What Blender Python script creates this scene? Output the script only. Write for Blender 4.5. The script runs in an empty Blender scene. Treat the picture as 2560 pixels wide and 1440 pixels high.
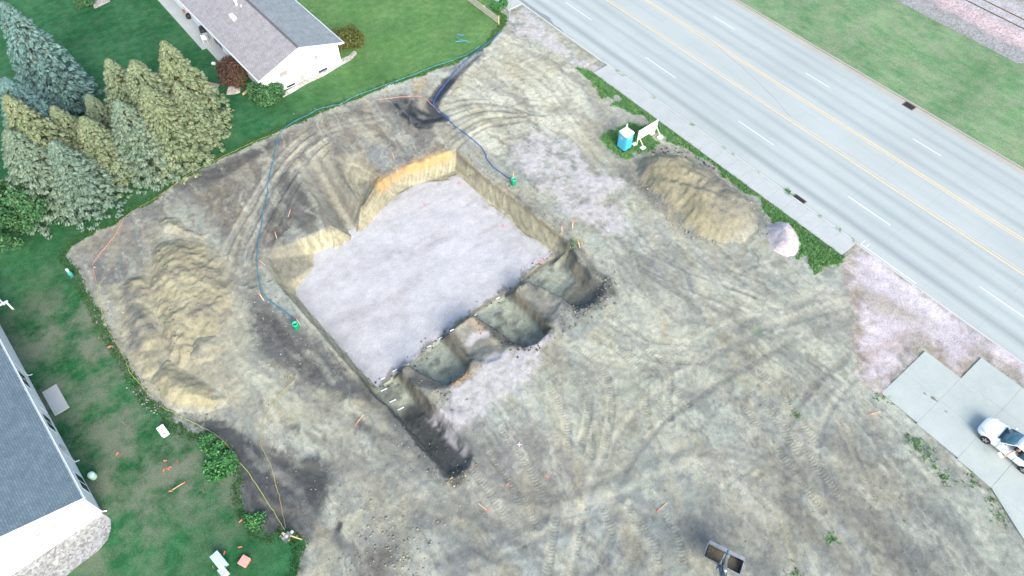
import bpy, bmesh, math, random
import numpy as np
from mathutils import Vector, Matrix

# ------------------------------------------------------------------ camera
# World: metres, X runs away from the lot towards the road, Y runs along the road.
R = math.radians
CAM_H, F_PX, PITCH, ROLL, YAW = 44.5, 1775.0, R(54.65), R(0.3), R(39.2)
cp, sp, cr, sr = math.cos(PITCH), math.sin(PITCH), math.cos(ROLL), math.sin(ROLL)
fh = np.array([math.sin(YAW), math.cos(YAW), 0.0]); rt = np.array([math.cos(YAW), -math.sin(YAW), 0.0])
UP = np.array([0, 0, 1.0]); fwd = fh * cp - UP * sp; dnv = -(fh * sp + UP * cp)
scn = bpy.context.scene
COL = scn.collection
cam_d = bpy.data.cameras.new('camera'); cam = bpy.data.objects.new('camera', cam_d); COL.objects.link(cam)
cx, cy = cr * rt - sr * dnv, -(sr * rt + cr * dnv)
cam.matrix_world = Matrix(((cx[0], cy[0], -fwd[0], 0), (cx[1], cy[1], -fwd[1], 0), (cx[2], cy[2], -fwd[2], CAM_H), (0, 0, 0, 1)))
cam_d.sensor_width = 36; cam_d.lens = F_PX / 2560 * 36; cam_d.clip_start = 0.5; cam_d.clip_end = 6000
scn.camera = cam

# ------------------------------------------------------------------ sky, sun, exposure
SUN_ELEV, SUN_AZ = R(34), R(192)          # azimuth clockwise from +Y
world = bpy.data.worlds.new('World'); scn.world = world; world.use_nodes = True
nt = world.node_tree; bg = nt.nodes['Background']
sky = nt.nodes.new('ShaderNodeTexSky'); sky.sky_type = 'NISHITA'; sky.sun_disc = False
sky.sun_elevation = SUN_ELEV; sky.sun_rotation = SUN_AZ; sky.air_density = 1.0; sky.dust_density = 2.2; sky.ozone_density = 0.6
nt.links.new(sky.outputs[0], bg.inputs[0]); bg.inputs[1].default_value = 0.13
sun_d = bpy.data.lights.new('sun', 'SUN'); sun = bpy.data.objects.new('sun', sun_d); COL.objects.link(sun)
sun_d.energy = 1.5; sun_d.angle = R(38); sun_d.color = (1.0, 0.96, 0.88)
sd = Vector((math.sin(SUN_AZ) * math.cos(SUN_ELEV), math.cos(SUN_AZ) * math.cos(SUN_ELEV), math.sin(SUN_ELEV)))
sun.rotation_euler = sd.to_track_quat('Z', 'Y').to_euler()
vs = scn.view_settings
vs.view_transform = 'Standard'; vs.look = 'None'; vs.gamma = 1; vs.exposure = 1.55
try: vs.use_curve_mapping = False
except Exception: pass

# ------------------------------------------------------------------ survey: point of the photograph -> point on the site
def G(px, py, z=0.0):
    x, y = (px - 1280) / F_PX, (py - 720) / F_PX
    d = rt * (cr * x + sr * y) + dnv * (-sr * x + cr * y) + fwd
    return np.array([0, 0, CAM_H]) + d * ((z - CAM_H) / d[2])
def GP(pts, z=0.0): return np.array([G(a, b, z)[:2] for a, b in pts])

# ------------------------------------------------------------------ noise and distances
_rs = np.random.RandomState(7); _T = _rs.rand(256, 256)
def vnoise(x, y, s, seed=0):
    x = np.asarray(x) / s + 37.7 * seed + 500; y = np.asarray(y) / s + 91.3 * seed + 500
    xi = np.floor(x).astype(int); yi = np.floor(y).astype(int); u = x - xi; v = y - yi
    u = u * u * (3 - 2 * u); v = v * v * (3 - 2 * v)
    a = _T[yi & 255, xi & 255]; b = _T[yi & 255, (xi + 1) & 255]; c = _T[(yi + 1) & 255, xi & 255]; d = _T[(yi + 1) & 255, (xi + 1) & 255]
    return (a * (1 - u) + b * u) * (1 - v) + (c * (1 - u) + d * u) * v - 0.5
def fbm(x, y, s, o=4, seed=0, g=0.5):
    t = 0; a = 1.0; n = 0
    c, q = math.cos(0.7), math.sin(0.7)
    for i in range(o):
        t = t + a * vnoise(x, y, s, seed + i * 3); n += a; a *= g; s *= 0.5; x, y = c * x - q * y, q * x + c * y
    return t / n * 2
def sdpoly(P, X, Y):
    """signed distance, positive inside"""
    P = np.asarray(P); d = np.full(X.shape, 1e9); ins = np.zeros(X.shape, bool); n = len(P)
    for i in range(n):
        ax, ay = P[i]; bx, by = P[(i + 1) % n]; ex, ey = bx - ax, by - ay
        wx, wy = X - ax, Y - ay; L = ex * ex + ey * ey + 1e-12
        t = np.clip((wx * ex + wy * ey) / L, 0, 1)
        dx, dy = wx - t * ex, wy - t * ey; d = np.minimum(d, dx * dx + dy * dy)
        c = (ay > Y) != (by > Y)
        if abs(ey) > 1e-9: ins ^= c & (X < ax + (Y - ay) * ex / ey)
    d = np.sqrt(d); return np.where(ins, d, -d)
def sdline(P, X, Y, closed=False):
    """unsigned distance, arc length and signed side to a polyline"""
    P = np.asarray(P); d = np.full(X.shape, 1e9); s = np.zeros(X.shape); side = np.zeros(X.shape); acc = 0
    for i in range(len(P) - 1):
        ax, ay = P[i]; bx, by = P[i + 1]; ex, ey = bx - ax, by - ay; L = math.hypot(ex, ey) + 1e-9
        wx, wy = X - ax, Y - ay; t = np.clip((wx * ex + wy * ey) / L / L, 0, 1)
        dd = np.hypot(wx - t * ex, wy - t * ey); m = dd < d
        d = np.where(m, dd, d); s = np.where(m, acc + t * L, s); side = np.where(m, np.sign(ex * wy - ey * wx), side); acc += L
    return d, s, side
def smooth(a, b, x):
    t = np.clip((x - a) / (b - a), 0, 1); return t * t * (3 - 2 * t)
def spline(pts, n=8):
    """Catmull-Rom through points (any dimension)"""
    P = [np.array(p, float) for p in pts]; P = [2 * P[0] - P[1]] + P + [2 * P[-1] - P[-2]]; out = []
    for i in range(1, len(P) - 2):
        for k in range(n):
            t = k / n
            out.append(0.5 * (2 * P[i] + (P[i + 1] - P[i - 1]) * t + (2 * P[i - 1] - 5 * P[i] + 4 * P[i + 1] - P[i + 2]) * t * t + (-P[i - 1] + 3 * P[i] - 3 * P[i + 1] + P[i + 2]) * t ** 3))
    out.append(P[-2]); return np.array(out)

# ------------------------------------------------------------------ object helpers
def tag(o, label=None, cat=None, group=None, kind=None):
    if label: o['label'] = label
    if cat: o['category'] = cat
    if group: o['group'] = group
    if kind: o['kind'] = kind
    return o
def link(name, me, mat=None, parent=None, smooth_=False):
    o = bpy.data.objects.new(name, me); COL.objects.link(o)
    if mat: me.materials.append(mat)
    if parent: o.parent = parent
    if smooth_: me.polygons.foreach_set('use_smooth', [True] * len(me.polygons))
    return o
def empty(name, loc=(0, 0, 0), rz=0.0):
    o = bpy.data.objects.new(name, None); COL.objects.link(o); o.location = loc; o.rotation_euler = (0, 0, rz); o.empty_display_size = 0.3; return o
def np_mesh(name, V, Fq, attrs=None):
    """V (n,3), Fq (m,k) index array with k = 3 or 4"""
    V = np.asarray(V, np.float32); Fq = np.asarray(Fq, np.int32); k = Fq.shape[1]
    me = bpy.data.meshes.new(name); me.vertices.add(len(V)); me.vertices.foreach_set('co', V.ravel())
    me.loops.add(Fq.size); me.loops.foreach_set('vertex_index', Fq.ravel())
    me.polygons.add(len(Fq)); me.polygons.foreach_set('loop_start', np.arange(0, Fq.size, k, dtype=np.int32)); me.polygons.foreach_set('loop_total', np.full(len(Fq), k, np.int32))
    me.update(calc_edges=True)
    for an, (ty, arr) in (attrs or {}).items():
        a = me.attributes.new(an, ty, 'POINT'); arr = np.asarray(arr, np.float32)
        if ty == 'FLOAT_COLOR': a.data.foreach_set('color', np.hstack([arr, np.ones((len(arr), 1), np.float32)]).ravel())
        else: a.data.foreach_set('value', arr.ravel())
    return me
class MB:
    """collects simple solids into one mesh"""
    def __init__(s): s.bm = bmesh.new()
    def box(s, x0, x1, y0, y1, z0, z1, m=None):
        vs_ = [s.bm.verts.new(p) for p in ((x0, y0, z0), (x1, y0, z0), (x1, y1, z0), (x0, y1, z0), (x0, y0, z1), (x1, y0, z1), (x1, y1, z1), (x0, y1, z1))]
        if m: bmesh.ops.transform(s.bm, matrix=m, verts=vs_)
        for f in ((3, 2, 1, 0), (4, 5, 6, 7), (0, 1, 5, 4), (1, 2, 6, 5), (2, 3, 7, 6), (3, 0, 4, 7)): s.bm.faces.new([vs_[i] for i in f])
        return s
    def face(s, pts): s.bm.faces.new([s.bm.verts.new(p) for p in pts]); return s
    def prism(s, pts2, z0, z1):
        a = [s.bm.verts.new((p[0], p[1], z0)) for p in pts2]; b = [s.bm.verts.new((p[0], p[1], z1)) for p in pts2]; n = len(a)
        s.bm.faces.new(a[::-1]); s.bm.faces.new(b)
        for i in range(n): s.bm.faces.new((a[i], a[(i + 1) % n], b[(i + 1) % n], b[i]))
        return s
    def tube(s, pts, rad, n=8, cap=True):
        pts = [Vector(p) for p in pts]; rings = []; rr = rad if hasattr(rad, '__len__') else [rad] * len(pts)
        ref = Vector((0, 0, 1))
        for i, p in enumerate(pts):
            t = (pts[min(i + 1, len(pts) - 1)] - pts[max(i - 1, 0)]).normalized()
            u = t.cross(ref if abs(t.z) < 0.95 else Vector((1, 0, 0))).normalized(); v = t.cross(u)
            rings.append([s.bm.verts.new(p + (u * math.cos(2 * math.pi * k / n) + v * math.sin(2 * math.pi * k / n)) * rr[i]) for k in range(n)])
        for a, b in zip(rings, rings[1:]):
            for k in range(n): s.bm.faces.new((a[k], a[(k + 1) % n], b[(k + 1) % n], b[k]))
        if cap: s.bm.faces.new(rings[0][::-1]); s.bm.faces.new(rings[-1])
        return s
    def lathe(s, prof, n=16, o=(0, 0, 0)):
        """prof: list of (radius, z)"""
        rings = [[s.bm.verts.new((o[0] + r * math.cos(2 * math.pi * k / n), o[1] + r * math.sin(2 * math.pi * k / n), o[2] + z)) for k in range(n)] for r, z in prof]
        for a, b in zip(rings, rings[1:]):
            for k in range(n): s.bm.faces.new((a[k], a[(k + 1) % n], b[(k + 1) % n], b[k]))
        s.bm.faces.new(rings[0][::-1]); s.bm.faces.new(rings[-1]); return s
    def bevel(s, w, seg=2):
        bmesh.ops.bevel(s.bm, geom=list(s.bm.edges), offset=w, segments=seg, affect='EDGES', clamp_overlap=True); return s
    def build(s, name, mat=None, parent=None, smooth_=False):
        bmesh.ops.recalc_face_normals(s.bm, faces=s.bm.faces); me = bpy.data.meshes.new(name); s.bm.to_mesh(me); s.bm.free(); return link(name, me, mat, parent, smooth_)
def box(name, mat, parent, *a, bev=0, m=None):
    b = MB().box(*a, m=m)
    if bev: b.bevel(bev)
    return b.build(name, mat, parent)
def copy_tree(o, parent=None):
    c = o.copy(); COL.objects.link(c); c.parent = parent
    for ch in o.children: copy_tree(ch, c)
    return c

# ------------------------------------------------------------------ materials
def newmat(name):
    m = bpy.data.materials.new(name); m.use_nodes = True; return m, m.node_tree, m.node_tree.nodes['Principled BSDF']
def noise_node(t, scale, detail=4, rough=0.55, vec=None):
    n = t.nodes.new('ShaderNodeTexNoise'); n.inputs['Scale'].default_value = scale; n.inputs['Detail'].default_value = detail; n.inputs['Roughness'].default_value = rough
    if vec is not None: t.links.new(vec, n.inputs['Vector'])
    return n
def ramp(t, fac, stops):
    r = t.nodes.new('ShaderNodeValToRGB'); e = r.color_ramp.elements
    while len(e) < len(stops): e.new(0.5)
    for k, (p, c) in zip(e, stops): k.position = p; k.color = (*c, 1) if len(c) == 3 else c
    t.links.new(fac, r.inputs[0]); return r
def mixc(t, a, b, fac, mode='MIX'):
    m = t.nodes.new('ShaderNodeMix'); m.data_type = 'RGBA'; m.blend_type = mode
    for s, v in ((6, a), (7, b), (0, fac)):
        if isinstance(v, (int, float)): m.inputs[s].default_value = v
        elif isinstance(v, tuple): m.inputs[s].default_value = (*v, 1)
        else: t.links.new(v, m.inputs[s])
    return m.outputs[2]
def math_node(t, op, a, b=None, c=None):
    m = t.nodes.new('ShaderNodeMath'); m.operation = op
    for i, v in enumerate((a, b, c)):
        if v is None: continue
        if isinstance(v, (int, float)): m.inputs[i].default_value = v
        else: t.links.new(v, m.inputs[i])
    return m.outputs[0]
def bump(t, bsdf, h, strength, dist):
    b = t.nodes.new('ShaderNodeBump'); b.inputs['Strength'].default_value = strength; b.inputs['Distance'].default_value = dist
    t.links.new(h, b.inputs['Height']); t.links.new(b.outputs[0], bsdf.inputs['Normal'])
def simple(name, c, rough=0.6, metal=0.0, var=0.12, scale=6.0, spec=0.4, bmp=0.0, coat=0.0):
    m, t, b = newmat(name); tc = t.nodes.new('ShaderNodeTexCoord')
    n = noise_node(t, scale, 5, 0.6, tc.outputs['Object'])
    lo = tuple(v * (1 - var) for v in c); hi = tuple(min(1, v * (1 + var)) for v in c)
    r = ramp(t, n.outputs['Fac'], [(0.3, lo), (0.7, hi)]); t.links.new(r.outputs[0], b.inputs['Base Color'])
    b.inputs['Roughness'].default_value = rough; b.inputs['Metallic'].default_value = metal; b.inputs['Specular IOR Level'].default_value = spec
    if coat: b.inputs['Coat Weight'].default_value = coat; b.inputs['Coat Roughness'].default_value = 0.08
    if bmp: bump(t, b, n.outputs['Fac'], bmp, 0.02)
    return m
def worldpos(t):
    g = t.nodes.new('ShaderNodeNewGeometry'); return g.outputs['Position']

def mat_soil(name, grain=1.0, fine=38.0, lo=0.72, hi=1.25, bstr=0.5):
    m, t, b = newmat(name); pos = worldpos(t)
    at = t.nodes.new('ShaderNodeAttribute'); at.attribute_name = 'soil'
    n1 = noise_node(t, 2.4, 8, 0.74, pos); n2 = noise_node(t, fine / 2.6, 4, 0.75, pos)
    r1 = ramp(t, n1.outputs['Fac'], [(0.28, (lo,) * 3), (0.5, (1, 1, 1)), (0.72, (hi,) * 3)])
    r2 = ramp(t, n2.outputs['Fac'], [(0.3, (0.74,) * 3), (0.7, (1.24,) * 3)])
    c = mixc(t, at.outputs['Color'], r1.outputs[0], 1.0, 'MULTIPLY'); c = mixc(t, c, r2.outputs[0], 1.0, 'MULTIPLY')
    c = mixc(t, c, (1.0, 1.125, 1.15), 1.0, 'MULTIPLY')
    t.links.new(c, b.inputs['Base Color']); b.inputs['Roughness'].default_value = 0.95; b.inputs['Specular IOR Level'].default_value = 0.15
    tr = t.nodes.new('ShaderNodeAttribute'); tr.attribute_name = 'lug'; ts = t.nodes.new('ShaderNodeAttribute'); ts.attribute_name = 'lugs'
    w = math_node(t, 'SINE', math_node(t, 'ADD', math_node(t, 'MULTIPLY', ts.outputs['Fac'], 2 * math.pi / 0.21), math_node(t, 'MULTIPLY', n1.outputs['Fac'], 9.0)))
    h = math_node(t, 'ADD', math_node(t, 'MULTIPLY', math_node(t, 'MULTIPLY', w, tr.outputs['Fac']), 0.25), math_node(t, 'ADD', n1.outputs['Fac'], math_node(t, 'MULTIPLY', n2.outputs['Fac'], 0.8)))
    bump(t, b, h, bstr, 0.06); return m
def mat_gravel(name, c0, c1, c2, scale=9.0):
    m, t, b = newmat(name); pos = worldpos(t)
    v = t.nodes.new('ShaderNodeTexVoronoi'); v.inputs['Scale'].default_value = scale; t.links.new(pos, v.inputs['Vector'])
    s = t.nodes.new('ShaderNodeSeparateColor'); t.links.new(v.outputs['Color'], s.inputs[0])
    r = ramp(t, s.outputs[0], [(0.0, c0), (0.5, c1), (1.0, c2)])
    at = t.nodes.new('ShaderNodeAttribute'); at.attribute_name = 'soil'
    c = mixc(t, at.outputs['Color'], r.outputs[0], 1.0, 'MULTIPLY')
    n1 = noise_node(t, 1.1, 5, 0.65, pos); r1 = ramp(t, n1.outputs['Fac'], [(0.3, (0.88,) * 3), (0.7, (1.1,) * 3)])
    c = mixc(t, c, r1.outputs[0], 1.0, 'MULTIPLY')
    t.links.new(c, b.inputs['Base Color']); b.inputs['Roughness'].default_value = 0.95; b.inputs['Specular IOR Level'].default_value = 0.15
    bump(t, b, v.outputs['Distance'], 0.5, 0.05); return m
def mat_grass(name, dark, mid, light, dry, dry_amt=0.0, streak=None, dry_at=None, second=None):
    m, t, b = newmat(name); pos = worldpos(t)
    if streak:
        mp = t.nodes.new('ShaderNodeMapping'); mp.inputs['Scale'].default_value = streak; t.links.new(pos, mp.inputs['Vector']); pv = mp.outputs[0]
    else: pv = pos
    n1 = noise_node(t, 0.16, 4, 0.6, pos); n2 = noise_node(t, 1.3, 6, 0.72, pv); n3 = noise_node(t, 11.0, 4, 0.75, pos)
    f = math_node(t, 'ADD', math_node(t, 'MULTIPLY', n1.outputs['Fac'], 0.45), math_node(t, 'MULTIPLY', n2.outputs['Fac'], 0.55))
    r = ramp(t, f, [(0.38, dark), (0.5, mid), (0.62, light)])
    c = r.outputs[0]
    if second:                                     # paler greens towards +X: haze over that side put into the colour
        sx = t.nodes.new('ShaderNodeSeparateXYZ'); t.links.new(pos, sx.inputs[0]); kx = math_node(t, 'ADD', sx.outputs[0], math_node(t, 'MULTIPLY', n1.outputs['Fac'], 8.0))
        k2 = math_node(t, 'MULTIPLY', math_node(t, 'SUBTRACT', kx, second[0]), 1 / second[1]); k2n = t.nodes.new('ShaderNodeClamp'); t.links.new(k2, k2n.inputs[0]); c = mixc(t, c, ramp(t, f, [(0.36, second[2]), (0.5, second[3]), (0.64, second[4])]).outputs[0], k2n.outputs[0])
    if dry_amt:
        nd = noise_node(t, 0.42, 6, 0.68, pos); fd = ramp(t, nd.outputs['Fac'], [(0.40, (0, 0, 0)), (0.60, (1, 1, 1))]).outputs[0]; k = math_node(t, 'MULTIPLY', fd, dry_amt)
        if dry_at:
            vm = t.nodes.new('ShaderNodeVectorMath'); vm.operation = 'DISTANCE'; t.links.new(pos, vm.inputs[0]); vm.inputs[1].default_value = dry_at[:3]
            k = math_node(t, 'MULTIPLY', k, ramp(t, math_node(t, 'DIVIDE', vm.outputs['Value'], dry_at[3]), [(0.55, (1, 1, 1)), (1.0, (0.12,) * 3)]).outputs[0])
        c = mixc(t, c, dry, k)
    r3 = ramp(t, n3.outputs['Fac'], [(0.3, (0.62,) * 3), (0.7, (1.4,) * 3)]); c = mixc(t, c, r3.outputs[0], 1.0, 'MULTIPLY')
    t.links.new(c, b.inputs['Base Color']); b.inputs['Roughness'].default_value = 0.9; b.inputs['Specular IOR Level'].default_value = 0.12
    bump(t, b, math_node(t, 'ADD', n3.outputs['Fac'], n2.outputs['Fac']), 0.55, 0.1); return m
def mat_leaf(name, cols, rough=0.75, trans=0.0):
    m, t, b = newmat(name); at = t.nodes.new('ShaderNodeAttribute'); at.attribute_name = 'tint'
    r = ramp(t, at.outputs['Fac'], [(i / (len(cols) - 1), c) for i, c in enumerate(cols)])
    t.links.new(r.outputs[0], b.inputs['Base Color']); b.inputs['Roughness'].default_value = rough; b.inputs['Specular IOR Level'].default_value = 0.2
    return m
def mat_concrete(name, c, lane=False, joint=None):
    m, t, b = newmat(name); pos = worldpos(t)
    mp = t.nodes.new('ShaderNodeMapping'); mp.inputs['Scale'].default_value = (1.0, 0.08 if lane else 1.0, 1); t.links.new(pos, mp.inputs['Vector'])
    n1 = noise_node(t, 0.9, 5, 0.65, mp.outputs[0]); n2 = noise_node(t, 14, 4, 0.7, pos); n0 = noise_node(t, 0.12, 3, 0.5, pos)
    col = mixc(t, c, ramp(t, n1.outputs['Fac'], [(0.3, (0.90, 0.92, 0.93)), (0.7, (1.06, 1.05, 1.04))]).outputs[0], 1.0, 'MULTIPLY')
    col = mixc(t, col, ramp(t, n2.outputs['Fac'], [(0.3, (0.93,) * 3), (0.7, (1.06,) * 3)]).outputs[0], 1.0, 'MULTIPLY')
    col = mixc(t, col, ramp(t, n0.outputs['Fac'], [(0.3, (0.95,) * 3), (0.7, (1.04,) * 3)]).outputs[0], 1.0, 'MULTIPLY')
    if lane:
        at = t.nodes.new('ShaderNodeSeparateXYZ'); t.links.new(pos, at.inputs[0])
        # worn wheel paths: rubber-darkened bands along the lanes
        x = math_node(t, 'SUBTRACT', at.outputs[0], 44.5); w = math_node(t, 'DIVIDE', x, 18.4)
        def lanepos(v): return (v - 44.5) / 18.4
        st = [(0.0, (0.93, 0.92, 0.90)), (0.025, (1.0,) * 3)]
        for v, d, hw in ((46.0, 0.72, 0.6), (47.5, 0.90, 0.5), (49.3, 0.84, 0.55), (50.9, 0.86, 0.55), (56.5, 0.86, 0.55), (58.0, 0.88, 0.5), (59.8, 0.86, 0.55), (61.2, 0.90, 0.45)):
            st += [(lanepos(v - hw), (1.0,) * 3), (lanepos(v), (d * 0.96, d, d * 1.02)), (lanepos(v + hw), (1.0,) * 3)]
        st = st[:31] + [(1.0, (0.95, 0.92, 0.86))]
        rr = ramp(t, w, sorted(st)[:32]); col = mixc(t, col, rr.outputs[0], 1.0, 'MULTIPLY')
        # tooled contraction joints across the road
        fy = math_node(t, 'PINGPONG', at.outputs[1], 2.3); j = math_node(t, 'LESS_THAN', fy, 0.012); col = mixc(t, col, (0.2, 0.2, 0.2), math_node(t, 'MULTIPLY', j, 0.35))
    t.links.new(col, b.inputs['Base Color']); b.inputs['Roughness'].default_value = 0.85; b.inputs['Specular IOR Level'].default_value = 0.3
    bump(t, b, n2.outputs['Fac'], 0.15, 0.02); return m
def mat_shingle(name, a, bcol, axis_rows=True):
    m, t, b = newmat(name); tc = t.nodes.new('ShaderNodeTexCoord'); br = t.nodes.new('ShaderNodeTexBrick')
    t.links.new(tc.outputs['UV'], br.inputs['Vector']); br.inputs['Scale'].default_value = 1.0; br.inputs['Brick Width'].default_value = 0.32; br.inputs['Row Height'].default_value = 0.145
    br.inputs['Mortar Size'].default_value = 0.008; br.inputs['Color1'].default_value = (*a, 1); br.inputs['Color2'].default_value = (*bcol, 1); br.inputs['Mortar'].default_value = (*[v * 0.45 for v in a], 1); br.inputs['Bias'].default_value = 0.0
    pos = worldpos(t); n = noise_node(t, 1.5, 5, 0.7, pos); n2 = noise_node(t, 22, 3, 0.7, pos)
    c = mixc(t, br.outputs[0], ramp(t, n.outputs['Fac'], [(0.3, (0.85,) * 3), (0.7, (1.14,) * 3)]).outputs[0], 1.0, 'MULTIPLY')
    c = mixc(t, c, ramp(t, n2.outputs['Fac'], [(0.3, (0.8,) * 3), (0.7, (1.2,) * 3)]).outputs[0], 1.0, 'MULTIPLY')
    t.links.new(c, b.inputs['Base Color']); b.inputs['Roughness'].default_value = 0.9; b.inputs['Specular IOR Level'].default_value = 0.2
    bump(t, b, br.outputs['Fac'], 0.4, -0.012); return m
def mat_siding(name, c):
    m, t, b = newmat(name); pos = worldpos(t); s = t.nodes.new('ShaderNodeSeparateXYZ'); t.links.new(pos, s.inputs[0])
    saw = math_node(t, 'FRACT', math_node(t, 'DIVIDE', s.outputs[2], 0.11)); n = noise_node(t, 2.0, 4, 0.6, pos)
    r = ramp(t, n.outputs['Fac'], [(0.3, tuple(v * 0.95 for v in c)), (0.7, c)]); t.links.new(r.outputs[0], b.inputs['Base Color']); b.inputs['Roughness'].default_value = 0.5
    bump(t, b, saw, 0.35, -0.015); return m
# ------------------------------------------------------------------ terrain: one 10 cm height grid, split into lawn, bare soil, gravel
GX0, GX1, GY0, GY1, ST = -9.0, 44.3, -22.0, 54.0, 0.1
nx, ny = int(round((GX1 - GX0) / ST)) + 1, int(round((GY1 - GY0) / ST)) + 1
XS, YS = np.meshgrid(np.linspace(GX0, GX1, nx), np.linspace(GY0, GY1, ny)); X = XS.ravel(); Y = YS.ravel()
W1 = fbm(X, Y, 1.6, 5, 1); W2 = fbm(X, Y, 0.5, 4, 2); W3 = fbm(X, Y, 5.0, 4, 3); W4 = fbm(X, Y, 0.22, 2, 4)
WARP = 0.7 * W1 + 0.3 * W2
def crop(P, m):
    P = np.asarray(P); return np.nonzero((X > P[:, 0].min() - m) & (X < P[:, 0].max() + m) & (Y > P[:, 1].min() - m) & (Y < P[:, 1].max() + m))[0]

SITE_PX = [(1268, 40), (1262, 62), (1245, 85), (1225, 110), (1200, 128), (1160, 147), (1100, 172), (1040, 193), (980, 213), (930, 230), (895, 250), (860, 262), (800, 283), (760, 300), (725, 315), (690, 333), (640, 355), (590, 380), (530, 408), (480, 435), (440, 462), (400, 490), (350, 520), (310, 546), (285, 562), (262, 572), (245, 570), (230, 585), (205, 600), (180, 615), (165, 640), (185, 660), (200, 690), (210, 720), (230, 752), (255, 800), (275, 840), (300, 880), (320, 910), (335, 938), (355, 975), (378, 1003), (402, 1020), (428, 1032), (425, 1050), (450, 1068), (490, 1082), (530, 1092), (560, 1105), (590, 1140), (604, 1190), (600, 1240), (628, 1290), (650, 1322), (680, 1335), (715, 1318), (745, 1335), (766, 1358), (752, 1390), (745, 1440), (640, 1560)]
site = np.vstack([GP(SITE_PX), [(-9, 8), (-20, -30), (60, -30), (60, 60), (41.5, 60)]])
sd_site = sdpoly(site, X, Y) + 0.35 * WARP
# grass strip between the site and the pavement, with bald spots
STRIP = [(1440, 168), (1475, 178), (1500, 195), (1530, 215), (1580, 248), (1650, 300), (1720, 352), (1800, 408), (1880, 468), (1960, 530), (2040, 590), (2100, 630), (2108, 640), (2095, 662), (2060, 680), (2035, 692), (2022, 660), (2018, 642), (1990, 648), (1985, 610), (1980, 580), (1940, 560), (1905, 520), (1870, 488), (1820, 442), (1770, 400), (1720, 374), (1680, 352), (1648, 352), (1632, 372), (1592, 384), (1568, 404), (1540, 384), (1508, 362), (1500, 338), (1545, 322), (1575, 300), (1560, 275), (1530, 262), (1500, 235), (1480, 205), (1455, 185)]
sd_strip = sdpoly(GP(STRIP), X, Y) + 0.75 * WARP + 0.25 * W4
for bald, r in (((1555, 290), 0.9), ((1600, 300), 0.75), ((1520, 250), 0.55), ((1880, 505), 0.8), ((1650, 345), 0.6), ((1545, 245), 0.5)):
    c = G(*bald); sd_strip = np.minimum(sd_strip, np.hypot((X - c[0]) * 1.0, (Y - c[1]) * 0.8) - r + 0.6 * WARP)

Z = 0.06 * W1 + 0.035 * W2 + 0.06 * W3 + 0.018 * W4
Z = np.where(sd_site > 0, Z - 0.03 * smooth(0, 0.5, sd_site), 0.25 * Z)
# ---- excavation. Cut: outline at ground level, depth, run of the side slope, optional ramp
PD = 1.8
CUTZ = np.zeros_like(X)
def cut(pts, depth, run, ramp=None, warp=0.12):
    P = GP(pts); i = crop(P, 1.0); x, y = X[i], Y[i]
    s = sdpoly(P, x, y) + warp * WARP[i] + 0.02 * W4[i]
    d = depth
    if ramp:
        a, b, d0, d1 = ramp; a = G(*a)[:2]; b = G(*b)[:2]; e = b - a
        t = np.clip(((x - a[0]) * e[0] + (y - a[1]) * e[1]) / (e @ e), 0, 1); d = d0 + (d1 - d0) * t
    h = -d * np.clip(s / run, 0, 1) ** 0.85
    CUTZ[i] = np.minimum(CUTZ[i], h); return P
PIT = [(1140, 372), (1110, 382), (1060, 402), (1000, 420), (955, 450), (930, 482), (905, 512), (835, 562), (760, 618), (702, 690), (703, 718), (775, 802), (860, 900), (937, 985), (985, 940), (1012, 912), (1122, 828), (1187, 784), (1283, 722), (1322, 702), (1392, 650), (1425, 615), (1405, 590), (1350, 545), (1280, 490), (1205, 435)]
pitW = cut(PIT, PD, 0.75, warp=.09)
cut([(905, 520), (950, 565), (890, 625), (835, 570), (735, 420), (775, 375), (810, 372)], PD, 1.1, ((785, 385), (872, 545), 0.02, PD), warp=.3)                      # haul ramp
cut([(950, 440), (905, 518), (850, 440), (822, 385), (900, 380)], 1.1, 1.6, ((860, 385), (905, 515), 0.1, 1.3))                      # scooped bench
cut([(648, 637), (740, 600), (828, 566), (880, 620), (830, 700), (760, 760), (715, 735), (690, 705)], PD, 0.55, ((655, 650), (775, 640), 0.05, PD))  # side bay
T1 = [(932, 985), (905, 952), (968, 895), (1003, 918), (1088, 1010), (1150, 1082), (1186, 1136), (1172, 1168), (1140, 1192), (1108, 1192), (1050, 1120), (1000, 1058)]
T2 = [(1008, 905), (985, 880), (1098, 795), (1124, 828), (1150, 860), (1182, 896), (1160, 936), (1117, 958), (1065, 936), (1024, 910)]
T3 = [(1183, 786), (1158, 755), (1260, 690), (1288, 718), (1312, 736), (1356, 780), (1383, 818), (1345, 852), (1307, 868), (1245, 822)]
T4 = [(1320, 702), (1295, 672), (1370, 615), (1425, 612), (1445, 645), (1482, 690), (1516, 700), (1520, 730), (1490, 762), (1442, 776), (1400, 742)]
cut([(975, 930), (1010, 905), (1125, 818), (1187, 780), (1285, 716), (1330, 696), (1410, 750), (1400, 800), (1300, 870), (1200, 905), (1080, 985), (1040, 975)], .5, 1.1, warp=.9)
cut(T1, 1.9, 0.55, ((1010, 1010), (1140, 1165), 1.9, 0.6), warp=.32); cut(T2, 1.85, 0.55, warp=.32); cut(T3, 1.9, 0.5, warp=.32); cut(T4, 1.85, 0.8, ((1400, 680), (1500, 735), 1.85, 0.5), warp=.45)
cut([(1005, 250), (1032, 255), (1062, 262), (1092, 274), (1112, 292), (1085, 312), (1045, 320), (1028, 302), (1008, 290), (998, 268)], 0.28, 1.1, warp=0.8)
cut([(1190, 132), (1205, 135), (1150, 190), (1112, 240), (1085, 262), (1070, 240), (1090, 205), (1140, 165)], 0.3, 0.8, warp=0.3)
Z = np.where(CUTZ < -0.03, np.minimum(Z, 0) * 0.6 + CUTZ + 0.05 * W2 * smooth(0, -0.4, CUTZ), Z)
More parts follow.
